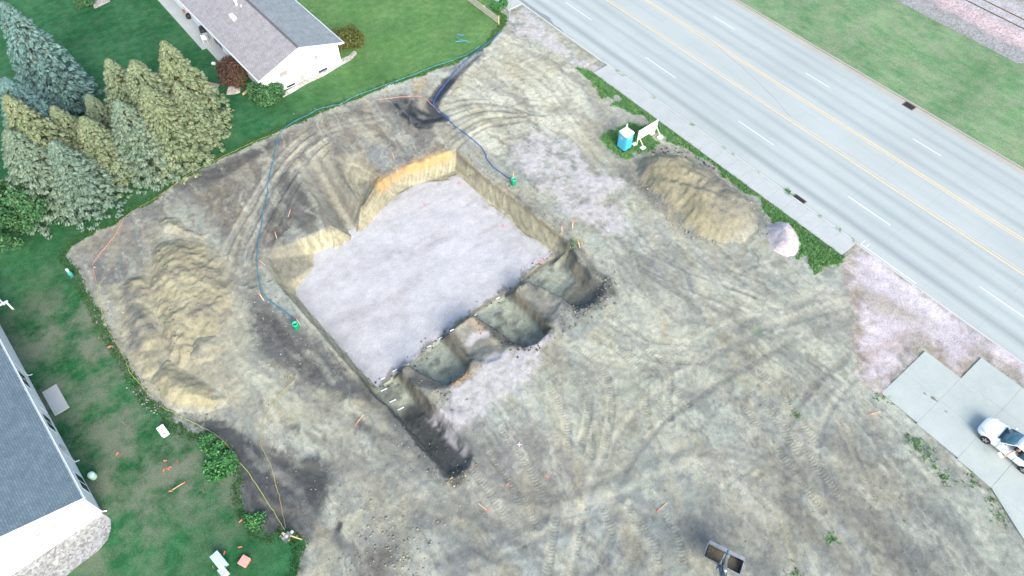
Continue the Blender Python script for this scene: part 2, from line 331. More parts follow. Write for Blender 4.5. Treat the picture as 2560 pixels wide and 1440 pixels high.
sd_pit = np.full_like(X, -9.0); i = crop(pitW, 2); sd_pit[i] = sdpoly(pitW, X[i], Y[i])
# crushed-stone bed on the pit floor, traced at floor level
BED = [(1148, 432), (1110, 452), (1050, 454), (972, 496), (907, 533), (856, 545), (858, 565), (833, 584), (760, 632), (778, 668), (745, 705), (712, 735), (690, 760), (735, 830), (830, 940), (905, 1020), (938, 982), (983, 943), (1024, 912), (1078, 868), (1121, 832), (1153, 800), (1216, 760), (1280, 724), (1343, 666), (1394, 638), (1352, 604), (1316, 588), (1292, 562), (1286, 545), (1256, 534), (1222, 514), (1217, 492), (1180, 455)]
bedP = GP(BED, -PD); sd_bed = np.full_like(X, -9.0); i = crop(bedP, 1.5); sd_bed[i] = sdpoly(bedP, X[i], Y[i]) + 0.22 * WARP[i]
bed_on = (sd_bed > 0) & (CUTZ < -1.74)
Z = np.where(bed_on, -PD + 0.06 + 0.03 * W1 + 0.02 * W2 + 0.03 * W3, Z)
# wet loose slope at the mouths of the footing trenches is left as cut

# ---- colours of the ground (albedo of the soils themselves)
DUST = (.272, .262, .218); TAN = (.272, .230, .158); ORANGE = (.40, .235, .10); TOP = (.068, .062, .060); BROWN = (.158, .133, .107); WET = (.030, .031, .034)
PINK = (.41, .345, .335); STONE = (.415, .415, .418); CLAYG = (.285, .285, .215); GREYB = (.155, .145, .135); LIGHT = (.268, .240, .178); RED = (.20, .165, .14); ASH = (.215, .21, .19)
C = np.empty((len(X), 3)); C[:] = DUST
def blend(i, col, w):
    w = np.clip(w, 0, 1)[:, None]; C[i] = C[i] * (1 - w) + np.asarray(col) * w
def poly(pts, col, soft=0.5, warp=0.9, amt=1.0, z=0.0, rag=0.0):
    P = GP(pts, z); i = crop(P, soft + warp + 0.3); s = sdpoly(P, X[i], Y[i]) + warp * WARP[i] + 0.3 * warp * W4[i]
    w = amt * smooth(-soft, soft, s)
    if rag: w = w * smooth(-rag, rag * 0.4, W2[i] + 0.6 * W1[i])
    blend(i, col, w)
def stroke(pts, width, col, soft=0.3, warp=0.4, amt=1.0, z=0.0, dz=0.0, rag=0.0):
    P = spline(GP(pts, z), 5) if len(pts) > 2 else GP(pts, z); i = crop(P, width + soft + warp); d, s, sg = sdline(P, X[i], Y[i])
    w = amt * smooth(width / 2 + soft, width / 2 - soft, d + warp * WARP[i])
    if rag: w = w * smooth(-rag, rag * 0.4, W2[i] + 0.6 * W1[i])
    blend(i, col, w)
    if dz: Z[i] += dz * smooth(width / 2 + soft, width / 2 - soft, d)
LUG = np.zeros_like(X); LUGS = np.zeros_like(X)
def track(pts, width=0.55, gauge=0.0, depth=0.05, col=None, amt=0.35, lug=1.0):
    """a machine track pressed into the soil: flat sunken band with raised edges"""
    P0 = spline(GP(pts), 6) if len(pts) > 2 else GP(pts)
    for off in ((0,) if not gauge else (-gauge / 2, gauge / 2)):
        T = np.gradient(P0, axis=0); T /= np.linalg.norm(T, axis=1)[:, None] + 1e-9; P = P0 + off * np.stack([-T[:, 1], T[:, 0]], 1)
        i = crop(P, width + 0.4); d, s, sg = sdline(P, X[i], Y[i]); d = d + 0.05 * W2[i]
        inn = smooth(width / 2 + 0.08, width / 2 - 0.08, d); rim = np.exp(-((d - width / 2 - 0.1) / 0.11) ** 2)
        ok = CUTZ[i] > -0.1; fade = smooth(-0.9, 0.2, W1[i])
        Z[i] += np.where(ok, (-depth * inn + 0.8 * depth * rim) * fade, 0)
        m = (inn * lug * ok * fade > LUG[i]); LUG[i] = np.where(m, inn * lug * ok * fade, LUG[i]); LUGS[i] = np.where(m, s + 0.25 * (d / width) ** 2, LUGS[i])
        if col is not None: blend(i, col, amt * inn * fade)
# -- broad fields
poly([(440, 465), (700, 335), (900, 255), (1050, 220), (1095, 260), (1135, 330), (1145, 372), (1000, 420), (905, 512), (835, 565), (660, 640), (650, 760), (740, 805), (860, 905), (940, 995), (880, 985), (760, 960), (690, 900), (640, 800), (600, 700), (560, 600), (480, 520)], BROWN, 0.8, 1.0)
poly([(165, 640), (310, 545), (440, 465), (540, 405), (560, 430), (470, 490), (400, 560), (380, 640), (350, 690), (290, 720), (235, 755)], GREYB, 0.6, 0.8)
poly([(440, 465), (560, 400), (700, 335), (720, 345), (600, 420), (480, 480)], TOP, 0.4, 0.7, 0.8)
poly([(600, 770), (655, 745), (745, 815), (860, 905), (930, 985), (965, 1040), (900, 1010), (760, 965), (650, 910), (600, 840)], TOP, 0.7, 0.9, 0.85)
poly([(560, 640), (600, 700), (620, 790), (640, 880), (700, 950), (790, 985), (900, 1020), (1000, 1070), (1095, 1180), (1060, 1205), (980, 1130), (900, 1080), (830, 1130), (760, 1110), (690, 1075), (600, 1040), (560, 960), (520, 860), (540, 760)], LIGHT, 0.7, 1.0, 0.85)
poly([(280, 720), (360, 690), (400, 640), (460, 600), (560, 640), (560, 800), (560, 900), (600, 1000), (500, 1030), (400, 1010), (340, 930), (300, 840)], (.31, .26, .175), 0.6, 0.9, 0.9)
poly([(425, 1035), (560, 1045), (650, 1095), (745, 1150), (800, 1130), (850, 1175), (830, 1240), (800, 1300), (800, 1340), (760, 1370), (745, 1500), (690, 1400), (600, 1230), (560, 1110)], (.058, .055, .054), 0.5, 0.9, 0.98)
poly([(830, 1130), (960, 1090), (1060, 1205), (1100, 1220), (1140, 1290), (1050, 1400), (900, 1440), (780, 1440), (800, 1300), (850, 1200)], (.195, .178, .150), 0.8, 1.1, 0.8)
poly([(850, 1290), (900, 1280), (920, 1310), (880, 1350), (860, 1400), (800, 1440), (790, 1390), (830, 1340)], LIGHT, 0.3, 0.6, 0.9)
stroke([(850, 1310), (845, 1345), (880, 1380)], 0.5, TOP, 0.2, 0.3)
poly([(880, 1390), (960, 1350), (1030, 1380), (1060, 1440), (1000, 1520), (860, 1500)], (.125, .105, .088), 0.5, 0.8, 0.95)
poly([(1190, 1100), (1330, 1060), (1450, 1120), (1470, 1220), (1400, 1300), (1260, 1330), (1130, 1290), (1120, 1200)], RED, 0.9, 1.1, 0.8)
poly([(1000, 1300), (1300, 1330), (1560, 1240), (1700, 1330), (1600, 1500), (1000, 1500)], ASH, 1.2, 1.3, 0.7)
poly([(1700, 1150), (1960, 1080), (2150, 1120), (2330, 1260), (2450, 1440), (2300, 1600), (1800, 1600), (1650, 1350)], (.205, .193, .165), 1.5, 1.4, 0.8)
for pts, w in (([(2020, 1170), (2100, 1250), (2230, 1380), (2330, 1470)], 1.8), ([(1960, 1230), (2040, 1330), (2140, 1440)], 1.2), ([(2190, 1340), (2260, 1390), (2330, 1400)], 1.4), ([(1720, 1330), (1800, 1310), (1870, 1350), (1900, 1420)], 2.2), ([(2060, 1100), (2160, 1150), (2260, 1240), (2400, 1330)], 0.9), ([(2180, 1050), (2220, 1100), (2300, 1110), (2380, 1170), (2370, 1200)], 0.8)):
    stroke(pts, w, (.125, .118, .108), 0.7, 0.9, 0.75, rag=0.8)
poly([(1120, 190), (1200, 130), (1265, 85), (1340, 110), (1440, 175), (1500, 240), (1520, 330), (1500, 380), (1400, 330), (1300, 345), (1240, 405), (1180, 350), (1110, 270)], (.40, .355, .275), 0.9, 0.9)
poly([(1580, 600), (1680, 560), (1760, 620), (1850, 640), (1800, 700), (1690, 740), (1560, 700)], ASH, 0.9, 1.1, 0.8)
poly([(1530, 440), (1600, 380), (1660, 365), (1760, 395), (1880, 480), (1920, 560), (1880, 600), (1740, 600), (1640, 520), (1570, 470)], (.17, .155, .135), 0.5, 0.5, 0.9)
poly([(1440, 190), (1500, 240), (1560, 300), (1520, 360), (1540, 390), (1500, 330), (1470, 260)], (.20, .18, .155), 0.5, 0.7, 0.8)
poly([(1400, 850), (1560, 720), (1700, 740), (1900, 720), (2080, 760), (2120, 900), (2000, 1050), (1700, 1000), (1500, 950)], (.30, .278, .215), 1.5, 1.4, 0.6)
poly([(1380, 940), (1560, 900), (1700, 960), (1740, 1060), (1600, 1100), (1480, 1120), (1380, 1040)], (.315, .288, .215), 1.0, 1.2, 0.6)
# -- streaks left by blades and tyres
rg = random.Random(5)
for a, b, n, wd, cols in (((1190, 250), (1430, 180), 26, 0.5, (BROWN, LIGHT, TAN)), ((1200, 330), (1400, 290), 16, 0.4, (BROWN, LIGHT, TAN)), ((800, 330), (1000, 300), 20, 0.5, (TOP, DUST, BROWN)), ((700, 900), (900, 1050), 18, 0.6, (DUST, TOP, LIGHT)), ((1650, 650), (1900, 760), 18, 0.5, (TOP, DUST, ASH)), ((1750, 850), (2050, 1000), 22, 0.6, (ASH, LIGHT, BROWN)), ((1150, 1250), (1650, 1400), 40, 0.5, (GREYB, LIGHT, RED)), ((1800, 1050), (2300, 1300), 40, 0.6, (GREYB, LIGHT, BROWN)), ((520, 420), (680, 560), 16, 0.5, (TOP, LIGHT, BROWN)), ((640, 1150), (800, 1250), 12, 0.5, (GREYB, BROWN)), ((1560, 820), (2000, 1150), 30, 0.5, (ASH, LIGHT, GREYB))):
    for k in range(n):
        x = rg.uniform(a[0], b[0]); y = rg.uniform(min(a[1], b[1]) - 60, max(a[1], b[1]) + 60); L = rg.uniform(40, 130); th = rg.choice((0.7, 0.75, 0.9, -0.5, 0.3)) + rg.uniform(-.25, .25)
        cvy = rg.uniform(-15, 15); stroke([(x, y), (x + L / 2 * math.cos(th), y + L / 2 * math.sin(th) + cvy), (x + L * math.cos(th), y + L * math.sin(th))], rg.uniform(0.25, 1) * wd, rg.choice(cols), 0.18, 0.35, rg.uniform(0.2, 0.6), dz=rg.uniform(-.03, .03))
# graded swirls north-east of the hole
for k in range(11):
    f = k / 10
    stroke([(1115 + 25 * f, 262 + 12 * k * .9), (1180 + 30 * f, 250 - 70 * f + 14 * k), (1260 + 40 * f, 262 - 60 * f + 10 * k), (1340 + 20 * f, 300 - 90 * f + 8 * k)], 0.32, (LIGHT, BROWN, TAN)[k % 3], 0.15, 0.3, 0.6, dz=(0.06, -0.05, 0.03)[k % 3])
# haul road west of the hole and the ramp
for pts in ([(600, 720), (590, 640), (640, 540), (700, 440), (760, 370), (800, 340)], [(640, 700), (640, 620), (690, 500), (740, 420), (790, 370)]):
    track(pts, 0.6, 1.9, 0.05, (.27, .245, .205), 0.55, 0.25)
for pts in ([(770, 380), (810, 440), (860, 520), (900, 570)], [(800, 370), (840, 440), (890, 510)], [(745, 405), (785, 465), (830, 545)]):
    stroke(pts, 0.5, (.30, .265, .205), 0.2, 0.2, 0.7)
stroke([(770, 420), (850, 560)], 0.5, GREYB, 0.25, 0.3, 0.6)
poly([(665, 545), (700, 440), (735, 430), (800, 540), (740, 590), (665, 620)], TOP, 0.4, 0.7, 0.75); poly([(690, 600), (740, 560), (770, 580), (720, 605)], ASH, 0.3, 0.5, 0.7)
poly([(830, 385), (900, 375), (950, 420), (955, 450), (925, 490), (905, 510)], (.215, .175, .125), 0.4, 0.5, 0.9)
poly([(890, 350), (1010, 370), (1060, 395), (970, 430), (930, 400)], (.21, .20, .185), 0.4, 0.8, 0.8)
# -- faces of the cut: subsoil strata
ramp_m = smooth(-.1, .5, sdpoly(GP([(905, 525), (832, 572), (730, 420), (775, 370), (815, 368)]), X, Y)); wall = smooth(-0.10, -0.3, Z) * smooth(-1, -.2, -CUTZ * 9) * (1 - .8 * ramp_m); zz = Z + 0.10 * W1
zz = Z + 0.05 * W3 + 0.03 * W1; bnd = np.sin(zz * 21) * .6 + np.sin(zz * 47 + 1) * .4; strata = np.array(TAN) * (1 + .22 * bnd)[:, None] * (1 + .12 * W2)[:, None]; k = wall > 0; C[k] = C[k] * (1 - wall[k, None]) + strata[k] * wall[k, None]
i = np.nonzero((Z > -0.55) & (Z < -0.06) & (sd_pit > -0.2))[0]; blend(i, (.15, .115, .075), smooth(-0.75, -0.12, Z[i] + .2 * W1[i]) * 0.85)
P = GP([(950, 455), (1000, 425), (1060, 402), (1115, 382)]); i = crop(P, 1.5); d, s, sg = sdline(P, X[i], Y[i]); blend(i, ORANGE, smooth(1.0, 0.3, d + 0.5 * WARP[i]) * smooth(-1.1, -0.5, Z[i]) * .9)
stroke([(1145, 378), (1215, 436), (1300, 494), (1400, 582), (1432, 622)], 0.45, (.15, .115, .075), 0.25, 0.35, 0.9)
stroke([(1160, 380), (1230, 430), (1310, 485), (1415, 580), (1450, 630)], 1.0, (.165, .15, .125), 0.4, 0.6, 0.75)
stroke([(965, 432), (1040, 385), (1130, 360)], 1.0, (.14, .12, .105), 0.4, 0.6, 0.7)
stroke([(720, 742), (780, 812), (860, 906), (930, 985)], 0.35, (.30, .275, .20), 0.15, 0.2, 0.9)
poly([(690, 690), (775, 655), (790, 680), (715, 740), (690, 715)], TAN, 0.2, 0.3, 0.8, z=-.8)
# -- trench floors and spoil beside them
for T in (T1, T2, T3, T4):
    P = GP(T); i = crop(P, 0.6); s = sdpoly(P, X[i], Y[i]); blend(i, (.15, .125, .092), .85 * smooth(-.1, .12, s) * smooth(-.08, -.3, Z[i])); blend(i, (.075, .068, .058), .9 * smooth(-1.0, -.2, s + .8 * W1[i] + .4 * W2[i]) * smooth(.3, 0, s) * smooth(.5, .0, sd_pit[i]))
for T in (T1, T2, T3, T4):
    P = GP(T); i = crop(P, 0.5); s = sdpoly(P, X[i], Y[i]); w = smooth(0.2, 0.5, s) * smooth(-1.2, -1.6, Z[i]); blend(i, (.31, .298, .228), w); blend(i, (.07, .065, .057), w * .8 * smooth(-0.1, 0.55, W1[i] * 0.8 + 0.5 * W2[i] + .3 * W3[i])); Z[i] += .10 * w * np.clip(W1[i] + W2[i], 0, 1)
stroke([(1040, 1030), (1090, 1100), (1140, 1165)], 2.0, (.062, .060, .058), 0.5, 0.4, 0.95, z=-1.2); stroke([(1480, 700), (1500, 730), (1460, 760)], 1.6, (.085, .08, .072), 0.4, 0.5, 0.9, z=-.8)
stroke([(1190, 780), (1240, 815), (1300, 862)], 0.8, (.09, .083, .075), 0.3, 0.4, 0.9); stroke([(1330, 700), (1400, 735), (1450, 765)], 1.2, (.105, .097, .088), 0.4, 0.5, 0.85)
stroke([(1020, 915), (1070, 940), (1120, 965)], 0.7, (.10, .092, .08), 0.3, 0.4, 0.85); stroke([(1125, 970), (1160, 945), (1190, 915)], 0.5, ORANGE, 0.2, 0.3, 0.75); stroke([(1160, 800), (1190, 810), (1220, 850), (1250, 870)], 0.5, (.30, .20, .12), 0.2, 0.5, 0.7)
poly([(1135, 815), (1175, 795), (1230, 840), (1240, 870), (1200, 900), (1180, 890)], (.17, .155, .135), 0.3, 0.5, 0.85)
poly([(1295, 730), (1330, 712), (1400, 752), (1430, 790), (1400, 830), (1360, 780)], (.18, .165, .14), 0.4, 0.6, 0.8)
poly([(1010, 925), (1050, 945), (1110, 975), (1130, 1000), (1095, 1020)], (.16, .14, .115), 0.3, 0.5, 0.8); poly([(1380, 800), (1460, 780), (1500, 810), (1420, 880), (1380, 840)], (.20, .19, .165), 0.6, 0.8, 0.7)
stroke([(940, 995), (1000, 1070), (1100, 1195)], 0.7, (.10, .095, .085), 0.25, 0.4, 0.8)
apron_px = [(2105, 655), (2140, 610), (2190, 620), (2600, 900), (2620, 1010), (2455, 895), (2400, 945), (2308, 870), (2205, 990), (2182, 980), (2140, 940), (2128, 860), (2145, 800), (2100, 700)]
poly([(2020, 730), (2100, 690), (2180, 760), (2160, 840), (2060, 830)], (.29, .262, .225), 0.8, 0.8, 0.7)
# -- wet ground
stroke([(1002, 262), (1030, 276), (1060, 290), (1100, 296)], 2.2, (.085, .08, .078), 0.7, 0.9, 0.8)
for pts, w_ in (([(1006, 258), (1022, 272), (1034, 292), (1052, 306)], 1.2), ([(1030, 262), (1052, 276), (1075, 284)], .7), ([(1030, 304), (1062, 300), (1104, 294)], .9), ([(1012, 284), (1030, 296), (1044, 314), (1072, 312)], .8), ([(1092, 270), (1108, 290), (1120, 300)], .5)): stroke(pts, w_, WET, 0.22, 0.5, .97)
stroke([(1200, 128), (1145, 178), (1105, 222), (1085, 258)], 1.3, (.105, .103, .105), 0.35, 0.4, 0.9); stroke([(1120, 200), (1095, 235), (1082, 262), (1090, 285)], 1.3, (.042, .042, .046), 0.4, 0.4, 0.95); poly([(1030, 205), (1070, 190), (1075, 215), (1050, 230), (1035, 225)], (.36, .25, .13), 0.25, 0.4, 0.9)
stroke([(1150, 200), (1120, 250), (1105, 275)], 0.5, (.30, .22, .13), 0.2, 0.4, 0.7)
stroke([(1110, 320), (1150, 345), (1195, 380)], 1.2, (.15, .135, .12), 0.4, 0.5, 0.8)
# -- machine tracks over the southern yard
TRK = (.30, .268, .205)
for pts in ([(1330, 905), (1400, 960), (1440, 1040), (1450, 1140)], [(1420, 880), (1480, 930), (1500, 1010), (1480, 1130)], [(1560, 830), (1640, 920), (1640, 1000), (1650, 1060)], [(1500, 820), (1590, 880), (1700, 1030)], [(1230, 1090), (1300, 1190), (1340, 1270)], [(1200, 1150), (1260, 1230), (1320, 1330)], [(1540, 1270), (1560, 1350), (1510, 1440)], [(1420, 1300), (1410, 1370), (1400, 1440)], [(1600, 1250), (1660, 1340), (1680, 1420)], [(1880, 1000), (1960, 1100), (2080, 1260)], [(1760, 880), (1900, 960), (2020, 1120)], [(1480, 760), (1600, 860), (1720, 880)]):
    track(pts, 0.5, 1.55, 0.035, TRK, 0.3, 1.0)
for pts in ([(1600, 640), (1720, 700), (1880, 760)], [(1700, 600), (1800, 680), (1920, 730)], [(1560, 640), (1580, 700), (1600, 740)], [(2000, 900), (2150, 1000), (2300, 1200), (2420, 1440)], [(1900, 850), (2080, 980), (2220, 1240)]):
    track(pts, 0.28, 1.6, 0.035, (.19, .18, .16), 0.35, 0.5)
def mottle(col, scale, seed, th, amt, rot=0.0, an=1.0):
    c_, s_ = math.cos(rot), math.sin(rot); u = (c_ * X - s_ * Y) + 0.8 * W1; v = (s_ * X + c_ * Y) * an + 0.8 * W3
    blend(np.arange(len(X)), col, amt * smooth(th, th + 0.14, fbm(u, v, scale, 5, seed, 0.6)) * smooth(-0.25, -0.05, Z) * (smooth(.06, .16, C.mean(1)) if sum(col) > .5 else 1))
mottle((.315, .245, .15), 2.6, 51, .14, .32); mottle(GREYB, 3.4, 52, .18, .25); mottle((.37, .335, .265), 1.1, 53, .2, .30); mottle((.125, .108, .092), .7, 54, .3, .35)
mottle((.34, .30, .23), 1.3, 55, .12, .42, 0.12, .12); mottle((.165, .15, .132), 1.0, 56, .15, .42, -0.15, .10); mottle((.31, .255, .17), 1.0, 57, .16, .38, 0.5, .12); mottle((.145, .13, .115), .6, 58, .2, .42, 0.05, .08); mottle((.36, .33, .26), .45, 59, .2, .40, 0.2, .08)
# sweeping wheel lines from the entrance across the yard
for pts, w_, col, am in (([(2120, 760), (1980, 800), (1800, 880), (1620, 1000), (1500, 1150), (1440, 1330), (1420, 1440)], .45, (.35, .31, .24), .6), ([(2130, 800), (2000, 850), (1830, 940), (1660, 1060), (1550, 1200), (1500, 1440)], .45, (.155, .14, .12), .5), ([(2110, 900), (2020, 980), (1960, 1100), (1960, 1250), (2000, 1440)], .5, (.15, .135, .118), .55), ([(2150, 930), (2080, 1010), (2030, 1130), (2050, 1280), (2110, 1440)], .5, (.34, .305, .235), .5), ([(1560, 640), (1680, 720), (1850, 800), (2000, 920), (2180, 1120), (2350, 1300), (2440, 1440)], .5, (.16, .145, .125), .5), ([(1590, 620), (1720, 690), (1900, 770), (2060, 900), (2230, 1090), (2400, 1270), (2500, 1400)], .5, (.36, .325, .25), .5),
                          ([(1180, 1220), (1300, 1250), (1450, 1230), (1640, 1150), (1800, 1130), (2000, 1200)], .5, (.16, .145, .125), .5), ([(1190, 1260), (1320, 1290), (1480, 1270), (1660, 1190), (1820, 1170), (1990, 1240)], .5, (.35, .31, .24), .45), ([(1400, 860), (1520, 900), (1680, 880), (1850, 800), (2040, 740)], .5, (.35, .315, .245), .5), ([(1420, 900), (1560, 940), (1720, 910), (1880, 840), (2060, 780)], .45, (.17, .155, .135), .45), ([(1010, 1290), (1120, 1330), (1240, 1400), (1300, 1460)], .5, (.14, .125, .11), .5), ([(1060, 1250), (1180, 1290), (1310, 1370), (1380, 1460)], .5, (.14, .125, .11), .5), ([(1120, 1440), (1250, 1400), (1400, 1330), (1560, 1290)], .4, (.15, .135, .12), .45), ([(1080, 1410), (1220, 1360), (1380, 1290)], .4, (.15, .135, .12), .45),
                          ([(1190, 160), (1260, 190), (1330, 240), (1420, 330), (1500, 420), (1580, 540), (1640, 620)], .5, (.37, .33, .25), .5), ([(1230, 140), (1310, 175), (1390, 240), (1470, 330), (1550, 430), (1610, 520)], .5, (.19, .165, .135), .45), ([(560, 900), (640, 960), (760, 1040), (900, 1130), (1010, 1210), (1080, 1280)], .5, (.33, .295, .225), .55), ([(600, 880), (700, 950), (820, 1020), (960, 1110), (1060, 1200)], .45, (.17, .15, .13), .45), ([(620, 820), (560, 740), (575, 650), (640, 520), (720, 400), (820, 330), (960, 300)], .45, (.30, .26, .20), .5)):
    stroke(pts, w_, col, .14, .22, am, dz=-.025, rag=1.6)
    o_ = [(x + 14, y - 16) for x, y in pts]; stroke(o_, w_ * .8, col, .12, .22, am * .8, dz=-.02, rag=1.2)
for pts, w in (([(2020, 1170), (2100, 1250), (2230, 1380), (2330, 1470)], 2.2), ([(1960, 1230), (2040, 1330), (2140, 1440)], 1.6), ([(2190, 1330), (2260, 1385), (2340, 1400)], 1.8), ([(1720, 1340), (1800, 1320), (1870, 1350), (1900, 1420)], 3.0), ([(2060, 1100), (2160, 1150), (2260, 1240), (2400, 1330)], 1.0), ([(2180, 1050), (2220, 1100), (2300, 1110), (2380, 1170)], .9), ([(1600, 700), (1640, 640), (1700, 660)], 1.2), ([(1000, 1100), (1040, 1170), (960, 1200), (860, 1160)], 1.4), ([(850, 1180), (900, 1160), (1000, 1150)], 1.0), ([(1470, 1210), (1490, 1180)], .8), ([(1180, 1110), (1240, 1180), (1330, 1280)], 2.6), ([(1010, 1330), (1100, 1280), (1200, 1330), (1150, 1400)], 2.2)):
    stroke(pts, w, (.125, .116, .105), 0.9, 1.0, 0.62, rag=1.0)
poly([(270, 720), (350, 680), (380, 590), (460, 560), (560, 620), (590, 760), (580, 900), (620, 1010), (500, 1040), (390, 1015), (330, 930), (290, 840)], (.30, .25, .168), 0.9, 1.0, 0.5)
poly([(655, 640), (740, 605), (770, 640), (715, 700), (690, 690)], (.16, .14, .112), 0.3, 0.4, 0.75, z=-.5)
C *= (1 + 0.12 * W3 + 0.16 * W1 + 0.14 * W2 + 0.09 * W4)[:, None]
# -- pink stone spread over the soil
poly([(1272, 365), (1335, 336), (1400, 342), (1440, 372), (1480, 402), (1535, 442), (1562, 466), (1520, 490), (1540, 540), (1548, 562), (1532, 596), (1475, 565), (1405, 522), (1370, 480), (1320, 432), (1285, 405)], PINK, 0.7, 1.3, 0.85, rag=0.8)
poly([(1240, 872), (1385, 838), (1350, 872), (1325, 935), (1270, 985), (1205, 1042), (1195, 1078), (1130, 1082), (1085, 1030), (1125, 985), (1190, 945)], PINK, 0.6, 1.2, 0.85, rag=0.85)
stroke([(1085, 1040), (1120, 1080), (1160, 1125)], 0.5, PINK, 0.2, 0.4, 0.8, rag=0.5); stroke([(1170, 850), (1190, 830), (1215, 828)], 0.4, PINK, 0.15, 0.3, 0.8)
poly([(1268, 45), (1315, 22), (1352, 62), (1425, 122), (1502, 166), (1478, 182), (1442, 166), (1400, 132), (1340, 100), (1290, 82)], PINK, 0.4, 0.8, 0.9, rag=0.8)
# a little green on the soil
for c, r in (((1330, 250), 0), ((1440, 600), 0.7), ((1900, 830), 0.4), ((1990, 1035), 0.5), ((2080, 1345), 0.4), ((2290, 1110), 0.6), ((1985, 1435), 0.5)):
    if r: g = G(*c); i = crop(np.array([g[:2]]), r * 2.5); blend(i, (.10, .17, .06), 0.8 * smooth(r, 0, np.hypot(X[i] - g[0], Y[i] - g[1]) + 0.8 * WARP[i]))
Cb = np.empty((len(X), 3)); Cb[:] = STONE
def bedstroke(pts, w, f, soft=0.5):
    P = spline(GP(pts, -PD), 5); i = crop(P, w + soft + .6); d, s, sg = sdline(P, X[i], Y[i]); k = smooth(w / 2 + soft, w / 2 - soft, d + 0.5 * WARP[i])[:, None]; Cb[i] *= 1 + (np.asarray(f) - 1) * k
bedstroke([(780, 840), (860, 800), (960, 760), (1040, 700)], 1.2, (.88, .865, .86)); bedstroke([(840, 860), (920, 810), (1000, 790)], 1.0, (.87, .855, .85)); bedstroke([(900, 920), (960, 880), (1060, 830), (1140, 780)], 1.4, (.92, .93, .95)); bedstroke([(760, 730), (860, 690), (960, 640), (1080, 600)], 1.0, (.93, .92, .92))
bedstroke([(880, 580), (1000, 600), (1120, 620), (1300, 640)], 1.4, (1.08, 1.08, 1.09)); bedstroke([(980, 530), (1080, 500), (1180, 520)], 1.2, (1.06, 1.05, 1.05))
for k in range(34):
    x, y = rg.uniform(880, 1290), rg.uniform(470, 720); L = rg.uniform(30, 110); bedstroke([(x, y), (x + L / 2, y - L * .25 + rg.uniform(-6, 6)), (x + L, y - L * .5)], rg.uniform(.1, .3), (.94, .935, .93), 0.12)
Cb *= (1 + 0.05 * W3 + 0.06 * W1 + 0.05 * W2)[:, None]
edge = smooth(0.5, 0.05, sd_bed + 0.5 * W2)[:, None] * 0.55; Cb = Cb * (1 - edge) + np.array([.27, .25, .19]) * edge
low = smooth(0.5, 0.0, sdline(GP([(935, 982), (1024, 912), (1121, 832), (1216, 760), (1343, 666)], -PD), X, Y)[0] + 0.9 * W2)[:, None] * 0.5; Cb = Cb * (1 - low) + np.array([.09, .085, .078]) * low
# ground under pavements sinks out of their way
apr = GP(apron_px); sd_apron = np.full_like(X, -9.0); i = crop(apr, 2); sd_apron[i] = sdpoly(apr, X[i], Y[i]) + 0.8 * WARP[i]
DRIVE = [(34.33, 1.35), (39.74, 1.35), (39.74, -1.5), (42.4, -1.5), (42.4, -14.0), (30.6, -14.0), (34.0, -7.05)]
i = crop(np.array(DRIVE), 1); dd = sdpoly(np.array(DRIVE), X[i], Y[i]); Z[i] = np.where(dd > 0.05, -0.12, np.minimum(Z[i], 0.02))
walk = (X > 42.35) & (((Y > 10.5) & (Y < 41.0)) | (Y > 52.6)); Z = np.where(walk, -0.14, Z); near_walk = (X > 41.9) & (Y > 10) & ~walk; Z = np.where(near_walk, np.minimum(Z, 0.0), Z)
Z = np.where((X > 43.9) & ~walk, np.minimum(Z, -0.02), Z)
# ---- split the grid
fc = lambda a: (lambda g: (g[:-1, :-1] + g[1:, :-1] + g[:-1, 1:] + g[1:, 1:]) / 4)(a.reshape(ny, nx)).ravel()
idx = np.arange(nx * ny).reshape(ny, nx); Q = np.stack([idx[:-1, :-1], idx[:-1, 1:], idx[1:, 1:], idx[1:, :-1]], -1).reshape(-1, 4)
f_site, f_strip, f_bed, f_apr = fc(sd_site), fc(sd_strip), fc(bed_on.astype(float)), fc(sd_apron)
cls = np.zeros(len(Q), int); cls[f_site < 0] = 1; cls[f_apr > 0] = 3; cls[(f_strip > 0) & (fc(X) < 42.5)] = 4; cls[f_bed > 0.5] = 2
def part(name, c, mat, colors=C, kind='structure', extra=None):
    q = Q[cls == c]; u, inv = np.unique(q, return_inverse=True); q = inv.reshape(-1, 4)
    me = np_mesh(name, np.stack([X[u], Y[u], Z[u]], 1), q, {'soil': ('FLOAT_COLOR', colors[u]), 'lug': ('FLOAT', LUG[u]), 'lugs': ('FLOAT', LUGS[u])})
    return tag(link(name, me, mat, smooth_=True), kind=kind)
M_SOIL = mat_soil('soil'); M_BED = mat_gravel('crushed_stone', (.90, .90, .91), (1.0, 1.0, 1.0), (1.08, 1.07, 1.07), 15); M_APR = mat_gravel('pink_gravel', (.82, .80, .81), (1.0, .99, 1.0), (1.14, 1.10, 1.10), 12)
GD, GM, GL, GDRY = (.011, .064, .021), (.020, .102, .036), (.045, .145, .058), (.145, .165, .115)
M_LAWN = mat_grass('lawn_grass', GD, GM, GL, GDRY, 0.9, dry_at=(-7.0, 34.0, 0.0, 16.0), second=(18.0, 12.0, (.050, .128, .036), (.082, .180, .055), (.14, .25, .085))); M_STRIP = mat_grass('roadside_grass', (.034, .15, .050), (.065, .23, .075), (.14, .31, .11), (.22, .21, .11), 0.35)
M_VERGE = mat_grass('verge_grass', (.075, .17, .072), (.112, .22, .102), (.17, .285, .14), (.26, .27, .19), 0.45, streak=(1.0, 0.35, 1.0))
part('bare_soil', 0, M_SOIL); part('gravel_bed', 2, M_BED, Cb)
Ca = np.empty((len(X), 3)); Ca[:] = (.41, .385, .395); Ca *= (1 + 0.12 * W1 + 0.1 * W2 + 0.12 * W3)[:, None]
